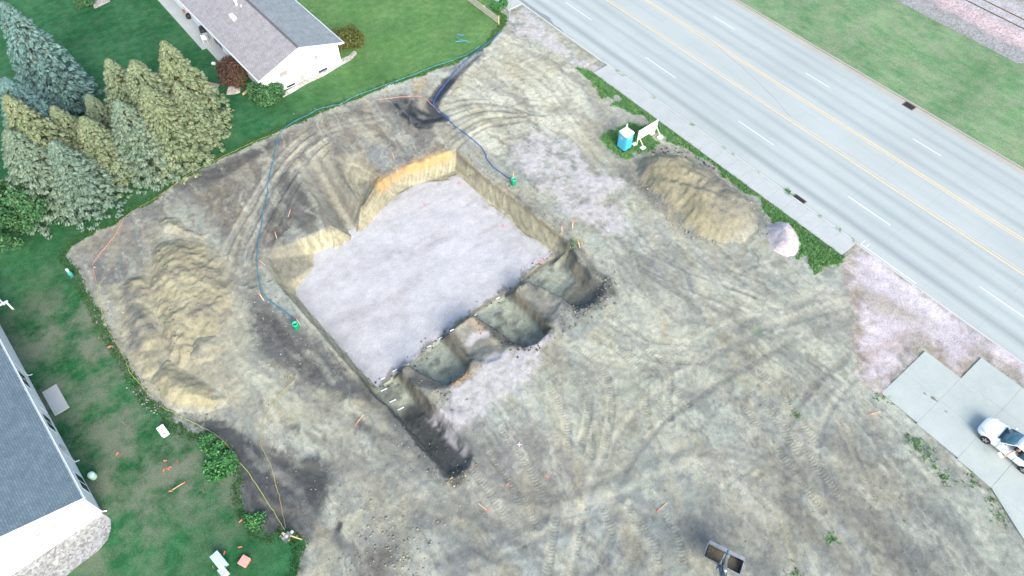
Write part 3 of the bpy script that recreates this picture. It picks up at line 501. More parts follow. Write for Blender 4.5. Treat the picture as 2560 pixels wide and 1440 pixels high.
for pts, w, col in (([(2160, 740), (2240, 770), (2330, 800)], 1.4, (.29, .27, .22)), ([(2150, 900), (2230, 860), (2300, 840)], 0.8, (.33, .29, .27)), ([(2200, 700), (2300, 780), (2400, 860)], 1.0, (.42, .40, .41)), ([(2420, 870), (2500, 920), (2560, 960)], 0.6, (.36, .32, .33)), ([(2190, 660), (2280, 730), (2360, 800)], 0.7, (.52, .50, .51))):
    P = spline(GP(pts), 5); i = crop(P, w + 1); d, s, sg = sdline(P, X[i], Y[i]); k = (0.75 * smooth(w / 2 + .5, w / 2 - .3, d + 0.7 * WARP[i]))[:, None]; Ca[i] = Ca[i] * (1 - k) + np.array(col) * k
kf = smooth(-.2, 1.6, sd_apron + .9 * W2)[:, None]; Ca = C * (1 - kf) + Ca * kf
part('gravel_apron', 3, M_APR, Ca); part('roadside_grass', 4, M_STRIP)
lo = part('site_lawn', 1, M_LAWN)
# surrounding sheets to the horizon
b = MB(); BIG = 2500
for (x0, x1, y0, y1) in ((-BIG, GX0, -BIG, BIG), (GX0, 44.3, GY1, BIG), (GX0, 44.3, -BIG, GY0)): b.face([(x0, y0, 0), (x1, y0, 0), (x1, y1, 0), (x0, y1, 0)])
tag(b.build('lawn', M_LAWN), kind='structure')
b = MB(); b.face([(62.95, -BIG, -0.06), (BIG, -BIG, -0.06), (BIG, BIG, -0.06), (62.95, BIG, -0.06)]); tag(b.build('verge', M_VERGE), kind='structure')
def ground_z(x, y):
    if GX0 <= x <= GX1 - ST and GY0 <= y <= GY1 - ST:
        return float(Z[int(round((y - GY0) / ST)) * nx + int(round((x - GX0) / ST))])
    return 0.0
def at(px, py):
    """point of the photograph dropped onto the terrain"""
    z = 0.0
    for _ in range(6): p = G(px, py, z); z = 0.5 * z + 0.5 * ground_z(p[0], p[1])
    p = G(px, py, z); return Vector((p[0], p[1], ground_z(p[0], p[1])))
# ------------------------------------------------------------------ road, kerbs, pavement, drive, railway
M_ROAD = mat_concrete('road_concrete', (.352, .388, .376), lane=True); M_WALK = mat_concrete('walk_concrete', (.375, .40, .39)); M_KERB = mat_concrete('kerb_concrete', (.44, .46, .445)); M_DRIVE = mat_concrete('drive_concrete', (.365, .405, .38)); M_GUT = mat_concrete('gutter_concrete', (.36, .35, .30))
M_WHITE = simple('white_road_paint', (.52, .56, .55), 0.6, var=0.08, scale=8); M_YEL = simple('yellow_road_paint', (.60, .47, .26), 0.6, var=0.10, scale=5)
RZ = -0.10
b = MB().box(44.47, 62.3, -400, 500, RZ - 0.3, RZ); road = tag(b.build('road', M_ROAD), kind='structure')
tag(MB().box(62.3, 62.83, -400, 500, RZ - 0.3, RZ + 0.004).build('gutter', M_GUT), kind='structure')
tag(MB().box(62.83, 62.98, -400, 500, RZ - 0.3, RZ + 0.10).build('kerb', M_GUT), kind='structure')
box('yellow_line', M_YEL, road, 51.93, 52.05, -300, 400, RZ + .001, RZ + 0.005); box('yellow_line', M_YEL, road, 55.36, 55.48, -300, 400, RZ + .001, RZ + 0.005)
box('yellow_line', simple('worn_yellow_paint', (.50, .44, .33), 0.7, var=0.1), road, 52.25, 52.33, -300, 400, RZ + .001, RZ + 0.005); box('yellow_line', M_YEL, road, 55.12, 55.20, -300, 400, RZ + .001, RZ + 0.005)
dash_me = None
def dash(x, y0, y1):
    global dash_me
    if dash_me is None: dash_me = box('lane_dash', M_WHITE, road, -.055, .055, -2.0, 2.0, .001, .005); o = dash_me
    else: o = dash_me.copy(); COL.objects.link(o)
    o.location = (x, (y0 + y1) / 2, RZ); o.scale = (1, (y1 - y0) / 4, 1)
for k in range(-4, 5):
    dash(48.25, 26.1 + 12.08 * k - 4.1, 26.1 + 12.08 * k); 
d1a, d1b, d2a = G(2015, 180), G(2075, 217), G(2285, 343)
per = d1a[1] - d2a[1]
for k in range(-3, 5): dash(float(d1a[0]), d1b[1] + per * k, d1a[1] + per * k)
# kerbs in runs, dropped at the two site entrances
kb = MB(); kb.box(44.3, 44.47, 10.45, 40.2, RZ - .2, 0.035); kb.bevel(0.02); tag(kb.build('kerb', M_KERB), kind='structure')
kb = MB(); kb.box(44.3, 44.47, -300, 10.449, RZ - .2, RZ + 0.03); kb.box(44.3, 44.47, 40.201, 300, RZ - .2, RZ + 0.03); tag(kb.build('kerb', M_KERB), kind='structure')
kb = MB(); kb.box(44.6, 44.72, 5.2, 10.3, RZ + .001, RZ + .006); kb.build('paint_mark', M_WHITE, road)
for yy in (10.3, 9.85): box('paint_mark', M_WHITE, road, 44.75, 45.25, yy - .1, yy, RZ + .001, RZ + .006)
# damp asphalt skim in the gutter of the upper entrance
M_ASPH = simple('asphalt_patch', (.20, .215, .225), 0.85, var=0.15, scale=5, bmp=.2)
pts = [G(*p, RZ) for p in ((1293, -4), (1302, -4), (1335, 20), (1350, 30), (1374, 44), (1384, 60), (1400, 70), (1412, 84), (1436, 98), (1420, 92), (1402, 80), (1380, 66), (1360, 52), (1334, 28))]
P2 = [(max(44.49, p[0]), p[1]) for p in pts]; MB().prism(P2, RZ + .001, RZ + .008).build('asphalt_patch', M_ASPH, road)
# road cracks as thin tarred lines
M_CRACK = simple('crack_sealer', (.20, .20, .20), 0.8)
def ribbon(pts, w, z):
    b = MB(); P = spline(pts, 4)
    for a, c in zip(P, P[1:]):
        e = (c - a) / (np.linalg.norm(c - a) + 1e-9); n = np.array([-e[1], e[0]]) * w / 2
        b.face([(*(a - n), z), (*(c - n), z), (*(c + n), z), (*(a + n), z)])
    return b
for l in ([(1832, 150), (1860, 172), (1905, 215), (1945, 255), (1975, 292)], [(1740, 80), (1780, 105), (1832, 150)]): ribbon([G(*p, RZ)[:2] for p in l], 0.035, RZ + .005).build('crack', M_CRACK, road)
# storm inlets let into the gutters
M_IRON = simple('cast_iron', (.055, .05, .05), 0.6, 0.5, var=0.3, scale=20); M_BRICKY = simple('broken_concrete', (.22, .18, .16), 0.9, var=.3, scale=9)
def inlet(x0, x1, y0, y1, label):
    e = empty('storm_drain', ((x0 + x1) / 2, (y0 + y1) / 2, RZ)); hx, hy = (x1 - x0) / 2, (y1 - y0) / 2
    box('frame', M_BRICKY, e, -hx - .08, hx + .08, -hy - .08, hy + .08, .001, .012)
    for k in range(7):
        y = -hy + (k + .5) * 2 * hy / 7; box('grate_bar', M_IRON, e, -hx, hx, y - hy / 10, y + hy / 10, .013, .035)
    box('throat', simple('drain_dark', (.012, .012, .012), .9), e, -hx, hx, -hy, hy, .012, .0135); tag(e, label, 'drain', 'storm drains at the road edges')
inlet(44.52, 44.95, 15.9, 16.95, 'dark grated storm drain in the gutter beside the pavement'); inlet(62.1, 62.75, 16.9, 17.9, 'dark storm drain at the far road edge beside the grass verge')
# pavement slabs
walk = empty('sidewalk', (42.4, 10.5, 0)); tag(walk, kind='structure'); slab = None
for k in range(20):
    y = 10.45 + k * 1.53
    if y > 39.2: break
    if slab is None: o = slab = MB().box(0, 1.86, 0.006, 1.524, -.12, .03).bevel(.006, 1).build('slab', M_WALK, walk)
    else: o = slab.copy(); COL.objects.link(o)
    o.location = (0.02, k * 1.53, (0.004, 0, 0.006, 0.002)[k % 4])
for k in range(30):
    o = slab.copy(); COL.objects.link(o); o.location = (0.02, 42.4 + k * 1.53, (0.004, 0, 0.006, 0.002)[k % 4])
# drive: cast panels
drive = empty('driveway', (34.33, 1.35, 0)); tag(drive, kind='structure')
def panel(pts): 
    m = MB().prism([(p[0] - 34.33, p[1] - 1.35) for p in pts], -.12, .03); m.bevel(.003, 1); m.build('slab', M_DRIVE, drive)
g = .004
for (x0, x1, y0, y1) in ((34.33, 37.0, -1.5, 1.35), (37.0, 39.74, -1.5, 1.35), (34.2, 37.0, -4.6, -1.5), (37.0, 39.74, -4.6, -1.5), (39.74, 42.4, -4.6, -1.5), (37.0, 39.74, -7.7, -4.6), (39.74, 42.4, -7.7, -4.6), (37.0, 39.74, -10.8, -7.7), (39.74, 42.4, -10.8, -7.7), (34.0, 37.0, -10.8, -7.05), (37.0, 39.74, -14, -10.8), (39.74, 42.4, -14, -10.8)):
    panel([(x0 + g, y0 + g), (x1 - g, y0 + g), (x1 - g, y1 - g), (x0 + g, y1 - g)])
panel([(34.0, -7.04), (37 - g, -7.04), (37 - g, -4.6 - g), (34.1, -4.6 - g)]); panel([(30.6, -14), (34 - g, -14), (34 - g, -7.1)]); panel([(34 + g, -14), (37 - g, -14), (37 - g, -10.8 - g), (34 + g, -10.8 - g)])
M_STAIN = simple('oil_stain', (.16, .15, .13), .8)
for p, w in (((2335, 998), .16), ((2312, 985), .08), ((2365, 1030), .07)):
    c = G(*p); MB().prism([(c[0] - 34.33 + w * math.cos(a) * (.6 + .3 * math.sin(3 * a)), c[1] - 1.35 + 2.2 * w * math.sin(a) * (.8 + .2 * math.cos(5 * a))) for a in np.linspace(0, 2 * math.pi, 15)[:-1]], .036, .039).build('stain', M_STAIN, drive)
# railway
M_BALL = None
xs = np.linspace(76.4, 89.5, 60); ys = np.linspace(-30, 110, 240); BX, BY = np.meshgrid(xs, ys); bx, by = BX.ravel(), BY.ravel()
edgeL = 77.4 + 0.5 * fbm(bx * 0, by, 3.0, 4, 11); bz = -0.055 + 0.12 * smooth(edgeL - .3, edgeL + .8, bx) + 0.22 * smooth(79.5, 80.8, bx) * smooth(86.2, 84.6, bx) + 0.02 * fbm(bx, by, .5, 3, 12) - 0.12 * smooth(88, 89.4, bx)
bc = np.empty((len(bx), 3)); bc[:] = (.40, .33, .33); k = (smooth(79.3, 78.0, bx + fbm(bx, by, 1.5, 4, 13)))[:, None]; bc = bc * (1 - k) + np.array([.25, .255, .25]) * k; k = smooth(80.5, 81.3, bx)[:, None]; bc = bc * (1 - k) + np.array([.36, .36, .37]) * k; bc *= (1 + .12 * fbm(bx, by, .8, 4, 14))[:, None]
ii = np.arange(len(bx)).reshape(240, 60); q = np.stack([ii[:-1, :-1], ii[:-1, 1:], ii[1:, 1:], ii[1:, :-1]], -1).reshape(-1, 4)
tag(link('railway_ballast', np_mesh('railway_ballast', np.stack([bx, by, bz], 1), q, {'soil': ('FLOAT_COLOR', bc)}), mat_gravel('ballast', (.7, .7, .7), (1, 1, 1), (1.25, 1.22, 1.22), 7), smooth_=True), kind='structure')
rail = empty('railway_track', (82.4, 20, 0)); tag(rail, 'rusty railway track on pale ballast beyond the grass verge', 'railway')
M_RUST = simple('rusty_steel', (.26, .145, .085), .6, .4, var=.25, scale=3); M_TIE = simple('weathered_tie', (.21, .17, .14), .9, var=.25, scale=4)
for x in (-.76, .76):
    r = MB(); r.box(x - .036, x + .036, -50, 90, .33, .375); r.box(x - .01, x + .01, -50, 90, .24, .33); r.box(x - .07, x + .07, -50, 90, .225, .24); r.build('rail', M_RUST, rail)
tie = None
for k in range(70):
    if tie is None: o = tie = MB().box(-1.28, 1.28, -.11, .11, .06, .222).bevel(.012, 1).build('tie', M_TIE, rail)
    else: o = tie.copy(); COL.objects.link(o)
    o.location = (rg.uniform(-.05, .05), -14 + k * .55, rg.uniform(-.03, 0)); o.rotation_euler = (0, 0, rg.uniform(-.02, .02))
# ------------------------------------------------------------------ heaps of soil and stone: each its own mesh on the ground
HEAPS = []
def top_z(x, y):
    z = ground_z(x, y)
    for hx, hy, hs, sh, zz_ in HEAPS:
        i, j = int(round((y - hy) / hs)), int(round((x - hx) / hs))
        if 0 <= i < sh[0] and 0 <= j < sh[1]: z = max(z, float(zz_[i, j]))
    return z
def heap(name, px, height, slope, mat, col, label, cat='dirt pile', group=None, z=0.0, seed=1, rough=0.12, flute=0.10, ridge=None, colfn=None, st=0.1):
    P = GP(px, z); x0, y0 = P.min(0) - .6; x1, y1 = P.max(0) + .6
    gx, gy = np.meshgrid(np.arange(x0, x1, st), np.arange(y0, y1, st)); x, y = gx.ravel(), gy.ravel()
    s = sdpoly(P, x, y) + 0.3 * fbm(x, y, 1.4, 4, seed)
    sc_ = np.clip(s, 0, None); h = height * (1 - np.exp(-(sc_ ** 1.35) * slope / height)) * 1.12
    if ridge: 
        d, sl, sg = sdline(spline(GP(ridge), 5), x, y); h = h * (0.55 + 0.6 * np.exp(-(d / 1.3) ** 2))
    ang = np.arctan2(y - P[:, 1].mean(), x - P[:, 0].mean())
    h = h * (1 + flute * vnoise(x * .9 + y * .35, (y - .3 * x) * .22, 0.55, seed) * smooth(.2, 1.0, s)) + rough * smooth(0, .8, s) * fbm(x, y, 0.9, 5, seed + 4) + (.07 if rough > .05 else .02) * smooth(0, .5, s) * fbm(x, y, .38, 3, seed + 6) + np.where(s < 0, s * 0.5, 0)
    base = np.array([ground_z(a, b) for a, b in zip(x, y)]); zz_ = np.minimum(base, 0.05) + h - 0.03
    m = s > -0.22; fm = (lambda g_: g_[:-1, :-1] & g_[1:, :-1] & g_[:-1, 1:] & g_[1:, 1:])(m.reshape(gx.shape)).ravel()
    ii = np.arange(len(x)).reshape(gx.shape); q = np.stack([ii[:-1, :-1], ii[:-1, 1:], ii[1:, 1:], ii[1:, :-1]], -1).reshape(-1, 4)[fm]
    HEAPS.append((x0, y0, st, gx.shape, np.where(m, zz_, -99).reshape(gx.shape)))
    u, inv = np.unique(q, return_inverse=True); c = np.empty((len(u), 3)); c[:] = col; HF = .80 if cat == 'dirt pile' else 1.0
    X_, Y_, S_, H_ = x[u], y[u], s[u], h[u]
    if colfn: c = colfn(c, X_, Y_, S_, H_)
    c = c * (1 + 0.16 * fbm(X_, Y_, 1.2, 4, seed + 2) + 0.1 * fbm(X_, Y_, .3, 3, seed + 3))[:, None]
    c = c * HF
    if cat == 'dirt pile':
        gi = np.clip(((Y_ - GY0) / ST).round().astype(int), 0, ny - 1) * nx + np.clip(((X_ - GX0) / ST).round().astype(int), 0, nx - 1)
        k = smooth(0.75, 0.05, S_ + 0.7 * fbm(X_, Y_, .7, 4, seed + 8))[:, None]; c = c * (1 - k) + C[gi] * k
    me = np_mesh(name, np.stack([X_, Y_, zz_[u]], 1), inv.reshape(-1, 4), {'soil': ('FLOAT_COLOR', c)})
    return tag(link(name, me, mat, smooth_=True), label, cat, group)
def two_tone(col, seed, sc=2.2, th=0.1):
    def f(c, x, y, s, h):
        k = smooth(th - .15, th + .25, fbm(x, y, sc, 4, seed))[:, None]; return c * (1 - k) + np.array(col) * k
    return f
def pile_shade(c, x, y, s, h):  # far +X flank darkened: its shading is put into the soil colour
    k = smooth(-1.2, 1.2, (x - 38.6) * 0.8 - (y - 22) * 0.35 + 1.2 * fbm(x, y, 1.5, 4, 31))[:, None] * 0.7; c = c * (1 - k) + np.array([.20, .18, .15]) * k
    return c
heap('dirt_pile', [(1588, 428), (1600, 398), (1640, 380), (1700, 384), (1765, 412), (1832, 465), (1885, 505), (1905, 545), (1892, 582), (1848, 608), (1795, 608), (1742, 590), (1700, 566), (1655, 518), (1612, 478)], 1.7, 0.85, M_SOIL, (.31, .255, .165), 'large tan dirt pile beside the roadside grass, next to the blue toilet', colfn=pile_shade, seed=3, flute=.22, rough=.16)
heap('gravel_pile', [(1908, 585), (1914, 562), (1938, 552), (1970, 556), (1995, 580), (2004, 612), (1996, 636), (1965, 643), (1930, 626)], 1.15, 0.95, M_APR, (.455, .425, .43), 'small smooth pile of pale pink gravel beside the dirt pile', 'gravel pile', seed=9, rough=.03, flute=.06)
spoil = 'spoil heaps along the western edge of the site'
heap('dirt_pile', [(372, 640), (400, 602), (455, 590), (515, 606), (565, 655), (592, 715), (588, 780), (555, 830), (510, 880), (470, 930), (430, 930), (405, 880), (385, 800), (368, 720)], 1.05, 0.55, M_SOIL, (.345, .285, .185), 'long pale tan spoil ridge with a sharp dark west edge near the spruces', group=spoil, colfn=two_tone((.23, .195, .145), 41), seed=12, rough=.28, flute=.25, ridge=[(400, 640), (410, 720), (425, 800), (445, 880)])
heap('dirt_pile', [(388, 556), (410, 536), (440, 540), (470, 566), (510, 585), (530, 615), (500, 600), (450, 592), (405, 582)], 0.7, 0.7, M_SOIL, (.375, .315, .21), 'low bright tan spoil heap at the top end of the spoil ridge', group=spoil, seed=15, rough=.2, colfn=two_tone((.30, .25, .17), 44))
heap('dirt_pile', [(368, 965), (385, 925), (425, 893), (465, 920), (520, 955), (575, 995), (560, 1020), (500, 1042), (440, 1034), (395, 1015)], 1.0, 0.6, M_SOIL, (.36, .295, .185), 'smooth fan-shaped tan dirt pile at the lower end of the spoil ridge', group=spoil, seed=18, rough=.10, flute=.12)
heap('dirt_pile', [(455, 860), (490, 835), (545, 830), (570, 860), (545, 905), (490, 915), (462, 900)], 0.55, 0.5, M_SOIL, (.31, .265, .185), 'round tan dirt heap between the spoil ridge and the lower fan', group=spoil, seed=21, rough=.18, colfn=two_tone((.21, .185, .15), 47))
heap('dirt_pile', [(280, 725), (325, 690), (372, 680), (395, 760), (410, 850), (400, 930), (350, 950), (318, 890), (300, 840)], 0.6, 0.4, M_SOIL, (.335, .28, .185), 'low pale spoil bank along the lawn edge west of the ridge', group=spoil, seed=24, rough=.2, colfn=two_tone((.20, .18, .15), 49, 1.5))
# clods and stones lying about, too many to count
def clods(name, spec, mat, seed=3):
    rs = np.random.RandomState(seed); ico = bmesh.new(); bmesh.ops.create_icosphere(ico, subdivisions=1, radius=1.0); bv = np.array([v.co[:] for v in ico.verts]); bf = np.array([[v.index for v in f.verts] for f in ico.faces]); ico.free()
    V, Fc, Cc, n = [], [], [], 0
    for pts, z, cnt, spread, size, col in spec:
        P = GP(pts, z); P = spline(P, 6) if len(P) > 2 else P; L = np.linspace(0, len(P) - 1.001, cnt)
        for t in rs.permutation(L):
            a = int(t); f = t - a; b_ = min(a + 1, len(P) - 1); c = P[a] * (1 - f) + P[b_] * f + rs.randn(2) * spread; r = size * .75 * (0.35 + rs.rand() ** 4 * 1.6)
            gz = top_z(c[0], c[1]); v = bv * r * (0.7 + .6 * rs.rand(12, 1)) * np.array([1, .8 + .4 * rs.rand(), .7]); th = rs.rand() * 6.3
            v = v @ np.array([[math.cos(th), -math.sin(th), 0], [math.sin(th), math.cos(th), 0], [0, 0, 1]]).T + [c[0], c[1], gz + r * .25]
            V.append(v); Fc.append(bf + n); n += 12; Cc.append(np.tile(np.array(col) * (.75 + .5 * rs.rand()), (12, 1)))
    me = np_mesh(name, np.vstack(V), np.vstack(Fc), {'soil': ('FLOAT_COLOR', np.vstack(Cc))}); return link(name, me, mat)
DK, LT, OR, MD = (.088, .08, .070), (.27, .235, .175), (.28, .20, .125), (.17, .15, .12)
tag(clods('soil_clods', [
    ([(940, 975), (1024, 908), (1121, 830), (1216, 758), (1343, 664), (1390, 640)], -PD, 260, .35, .06, DK), ([(1190, 790), (1250, 830), (1307, 870), (1350, 855)], 0, 160, .35, .08, DK), ([(1440, 775), (1490, 760), (1520, 725), (1500, 700)], 0, 260, .5, .08, MD),
    ([(1117, 960), (1160, 940), (1190, 905)], 0, 130, .25, .06, OR), ([(1380, 830), (1430, 800), (1470, 790)], 0, 160, .6, .07, MD), ([(1030, 920), (1080, 960), (1130, 1000)], 0, 120, .5, .07, MD), ([(1010, 1060), (1080, 1130), (1130, 1180)], -1.2, 120, .5, .06, DK), ([(1100, 1195), (1150, 1190), (1185, 1140)], 0, 90, .35, .07, OR),
    ([(1590, 440), (1610, 478), (1660, 525), (1700, 570), (1745, 595), (1800, 612)], 0, 240, .3, .07, LT), ([(1600, 395), (1650, 378), (1720, 382), (1790, 420)], 0, 160, .3, .08, DK), ([(1880, 500), (1905, 545), (1890, 590)], 0, 100, .35, .07, LT),
    ([(1160, 385), (1230, 432), (1310, 488), (1410, 580)], 0, 260, .45, .05, MD), ([(960, 440), (1040, 392), (1130, 365)], 0, 160, .4, .06, OR), ([(650, 700), (690, 740), (760, 830), (850, 920)], 0, 260, .8, .05, LT), ([(640, 760), (700, 860), (840, 960)], 0, 200, 1.4, .05, MD),
    ([(860, 1260), (960, 1300), (1020, 1380), (1040, 1440)], 0, 300, .9, .06, LT), ([(880, 1400), (960, 1400), (1030, 1440)], 0, 200, 1.0, .06, MD), ([(330, 930), (360, 985), (410, 1025)], 0, 160, .4, .055, LT), ([(1640, 440), (1720, 470), (1800, 520), (1850, 560)], .8, 420, 1.3, .045, LT), ([(420, 620), (470, 680), (500, 760), (470, 860)], .5, 380, 1.3, .045, LT), ([(400, 980), (450, 950), (520, 1000)], .4, 200, .9, .04, LT), ([(380, 1020), (450, 1045), (520, 1045)], 0, 130, .35, .05, MD), ([(1950, 560), (2005, 610), (1965, 645), (1915, 610)], 0, 160, .22, .035, (.42, .38, .37)), ([(300, 860), (270, 800), (250, 760)], 0, 120, .5, .07, LT), ([(250, 600), (290, 660), (300, 720)], 0, 70, 1.0, .06, LT), ([(330, 530), (420, 490), (500, 440)], 0, 160, .4, .06, MD), ([(520, 420), (640, 520), (560, 640)], 0, 160, 1.6, .05, MD), ([(400, 640), (420, 760), (450, 880)], 0, 150, .4, .07, MD), ([(560, 650), (620, 800), (700, 950)], 0, 200, .9, .05, LT),
    ([(1700, 800), (1900, 1000), (2200, 1200), (2300, 1400)], 0, 420, 3.5, .04, MD), ([(1200, 1300), (1500, 1150), (1800, 1250), (2000, 1400)], 0, 420, 3.0, .045, LT), ([(1500, 650), (1650, 700), (1850, 780)], 0, 260, 1.6, .04, LT), ([(1150, 180), (1250, 250), (1400, 300)], 0, 260, 1.8, .045, MD), ([(800, 300), (900, 330), (1000, 350)], 0, 240, 1.3, .055, OR), ([(650, 1120), (750, 1220), (800, 1350)], 0, 200, 1.2, .05, MD), ([(900, 1050), (1000, 1150), (1080, 1280)], 0, 240, 1.4, .05, LT)], mat_soil('clod_soil', bstr=.2)), kind='stuff')

# ------------------------------------------------------------------ foliage
def quads_mesh(name, cen, U, Vv, tint):
    """leaf-shaped quads: centre, half-length vector, half-width vector"""
    n = len(cen); co = np.empty((n, 4, 3)); co[:, 0] = cen - U; co[:, 1] = cen + Vv + .1 * U; co[:, 2] = cen + U; co[:, 3] = cen - Vv + .1 * U
    return np_mesh(name, co.reshape(-1, 3), np.arange(n * 4).reshape(-1, 4), {'tint': ('FLOAT', np.repeat(tint, 4))})
def unit(v): return v / (np.linalg.norm(v, axis=-1, keepdims=True) + 1e-9)
def spruce_mesh(h, r, seed, dens=1.0):
    """whorls of boughs; every bough ends in a rounded, drooping pad of sprays"""
    rs = np.random.RandomState(seed); cen, U, Vv, T = [], [], [], []; nb = int(620 * dens); ga = 2.39996
    for i in range(nb):
        t = ((i + .5) / nb) ** 0.80; z = h * (0.02 + 0.97 * t); L = 1.12 * r * (1 - t) ** 0.86 * (0.74 + 0.34 * rs.rand()) + 0.05; az = i * ga + rs.randn() * .3
        d = np.array([math.cos(az), math.sin(az), 0]); side = np.array([-d[1], d[0], 0]); up = np.array([0, 0, 1.0]); rise = 0.55 * t - 0.16
        tipz = z + rise * L - .10 * L * (1 - t); pr = (.14 + .18 * (1 - t)) * rs.uniform(.8, 1.25); tb = rs.rand()
        for rep in range(2 if L > .9 else 1):                                    # a second pad further in on long boughs
            f = 1.0 if rep == 0 else rs.uniform(.55, .72); c0 = d * L * f + side * rs.randn() * .12 * L + up * (z + (tipz - z) * f + rs.randn() * .05); m = int(11 + 16 * pr / .3)
            for k in range(m):
                a, q = rs.uniform(-1.9, 1.9), math.sqrt(rs.rand()); o = d * math.cos(a) * q + side * math.sin(a) * q * 1.05; hgt = .50 * (1 - q * q) - .12 * q * (q > .8)
                p = c0 + pr * (o * 1.0 + up * hgt); n_ = unit(o * 1.0 + up * .62 + rs.randn(3) * .28); u = unit(o * .6 + d * .8 - up * .35 * q + rs.randn(3) * .22); u = unit(u - n_ * (u @ n_)); v = np.cross(n_, u); ln = rs.uniform(.075, .14) * (.8 + .4 * pr / .3)
                cen.append(p); U.append(u * ln); Vv.append(v * ln * rs.uniform(.26, .40)); T.append(np.clip(.16 + .42 * rs.rand() + .16 * tb, 0, .82))
        for k in range(int(3 + 5 * L)):                                           # sparse inner twigs
            s_ = rs.uniform(.1, .8); p = d * L * s_ + side * rs.randn() * .10 * L + up * (z + (tipz - z) * s_ - .05); u = unit(d + side * rs.randn() + up * rs.randn() * .4); v = unit(np.cross(u, rs.randn(3))); cen.append(p); U.append(u * .13); Vv.append(v * .05); T.append(.1 + .2 * rs.rand())
        if t > .5 and rs.rand() < .6:                                             # cones hang near the top
            for k in range(rs.randint(2, 5)):
                p = d * L * rs.uniform(.6, 1.0) + side * rs.randn() * .10 + up * (tipz + pr * .35); cen.append(p); U.append(np.array([rs.randn() * .03, rs.randn() * .03, -.075])); Vv.append(unit(rs.randn(3)) * .04); T.append(1.0)
    return quads_mesh('needles', np.array(cen), np.array(U), np.array(Vv), np.array(T))
def mat_spruce():
    m, t, b = newmat('spruce_needles'); at_ = t.nodes.new('ShaderNodeAttribute'); at_.attribute_name = 'tint'; oi = t.nodes.new('ShaderNodeObjectInfo'); s = t.nodes.new('ShaderNodeSeparateColor'); t.links.new(oi.outputs['Color'], s.inputs[0])
    blue = ramp(t, at_.outputs['Fac'], [(0, (.035, .080, .075)), (.45, (.095, .185, .175)), (.82, (.20, .32, .31)), (.95, (.22, .16, .08))]); oliv = ramp(t, at_.outputs['Fac'], [(0, (.045, .085, .035)), (.45, (.185, .215, .095)), (.82, (.37, .36, .175)), (.95, (.36, .25, .11))])
    t.links.new(mixc(t, blue.outputs[0], oliv.outputs[0], s.outputs[0]), b.inputs['Base Color']); b.inputs['Roughness'].default_value = .7; b.inputs['Specular IOR Level'].default_value = .2; return m
M_NEEDLE = mat_spruce(); M_BARK = simple('bark', (.13, .095, .07), .95, var=.3, scale=9, bmp=.5)
spr_me = [spruce_mesh(9.5, 2.7, s) for s in (11, 12, 13, 14)]
for me in spr_me: me.materials.append(M_NEEDLE)
trunk_me = None
def spruce(px, ybase, label, olive, var, rad=None, sxy=1.0):
    global trunk_me
    lo_, hi_ = 1.0, 20.0
    for _ in range(40):
        h = (lo_ + hi_) / 2
        if G(*px, h)[1] > ybase: lo_ = h
        else: hi_ = h
    p = G(*px, h); e = empty('spruce_tree', (p[0], p[1], ground_z(p[0], p[1]) if p[0] > GX0 else 0)); s = h / 9.5; e.rotation_euler = (0, 0, var * 1.7 + px[0] * .013)
    c = bpy.data.objects.new('crown', spr_me[var % 4]); COL.objects.link(c); c.parent = e; c.scale = (s * sxy * 1.1, s * sxy * 1.1, s); c.color = (olive, 0, 0, 1)
    if trunk_me is None: tr = MB().tube([(0, 0, -.2), (0.02, 0, 3), (0, .02, 6), (0, 0, 9.2)], [.19, .15, .09, .02], 8).build('trunk', M_BARK, e, True); trunk_me = tr.data
    else: tr = bpy.data.objects.new('trunk', trunk_me); COL.objects.link(tr); tr.parent = e
    tr.scale = (s, s, s); tag(e, label, 'tree', 'spruce trees in the belt at the lawn edge'); return e
spruce((408, 103), 56.2, 'tallest olive-tinted spruce at the right end of the spruce belt', .75, 0, sxy=.98)
spruce((330, 150), 55.8, 'broad olive spruce directly left of the tallest spruce', .7, 1, sxy=1.1)
spruce((268, 148), 58.4, 'olive spruce with a narrow pointed top, behind the middle of the belt', .65, 2)
spruce((290, 252), 53.6, 'short pale spruce with a whitish tip in front of the middle of the belt', .45, 3, sxy=1.15)
spruce((218, 236), 59.0, 'small dark green spruce peeping out behind the middle of the belt', .55, 0, sxy=1.0)
spruce((204, 292), 54.8, 'yellowish spruce left of the short pale spruce', .7, 1, sxy=1.2)
spruce((130, 266), 57.2, 'olive spruce with a blunt top behind the yellowish spruce', .7, 2, sxy=1.05)
spruce((128, 354), 53.2, 'pale grey-green spruce at the lawn edge beside the leafy tree', .35, 3, sxy=1.2)
spruce((14, 325), 54.6, 'pale spruce at the left picture edge, in front of the blue spruce', .45, 0, sxy=1.15)
spruce((4, 195), 58.6, 'big blue spruce at the left picture edge', .0, 1, sxy=1.0)
spruce((12, 238), 56.0, 'yellow-green spruce between the blue spruce and the pale left one', .75, 2, sxy=.9)
spruce((360, 215), 53.4, 'low olive spruce in front of the tallest spruce', .75, 3, sxy=1.1); spruce((438, 205), 54.2, 'short rounded olive spruce at the outer right end of the belt', .7, 2, sxy=.95)
spruce((6, 6), 66.0, 'large dark blue-green spruce in the top left corner', .05, 3, sxy=.9); spruce((40, 75), 66.5, 'dense dark spruce right of the corner spruce', .02, 1, sxy=.85)
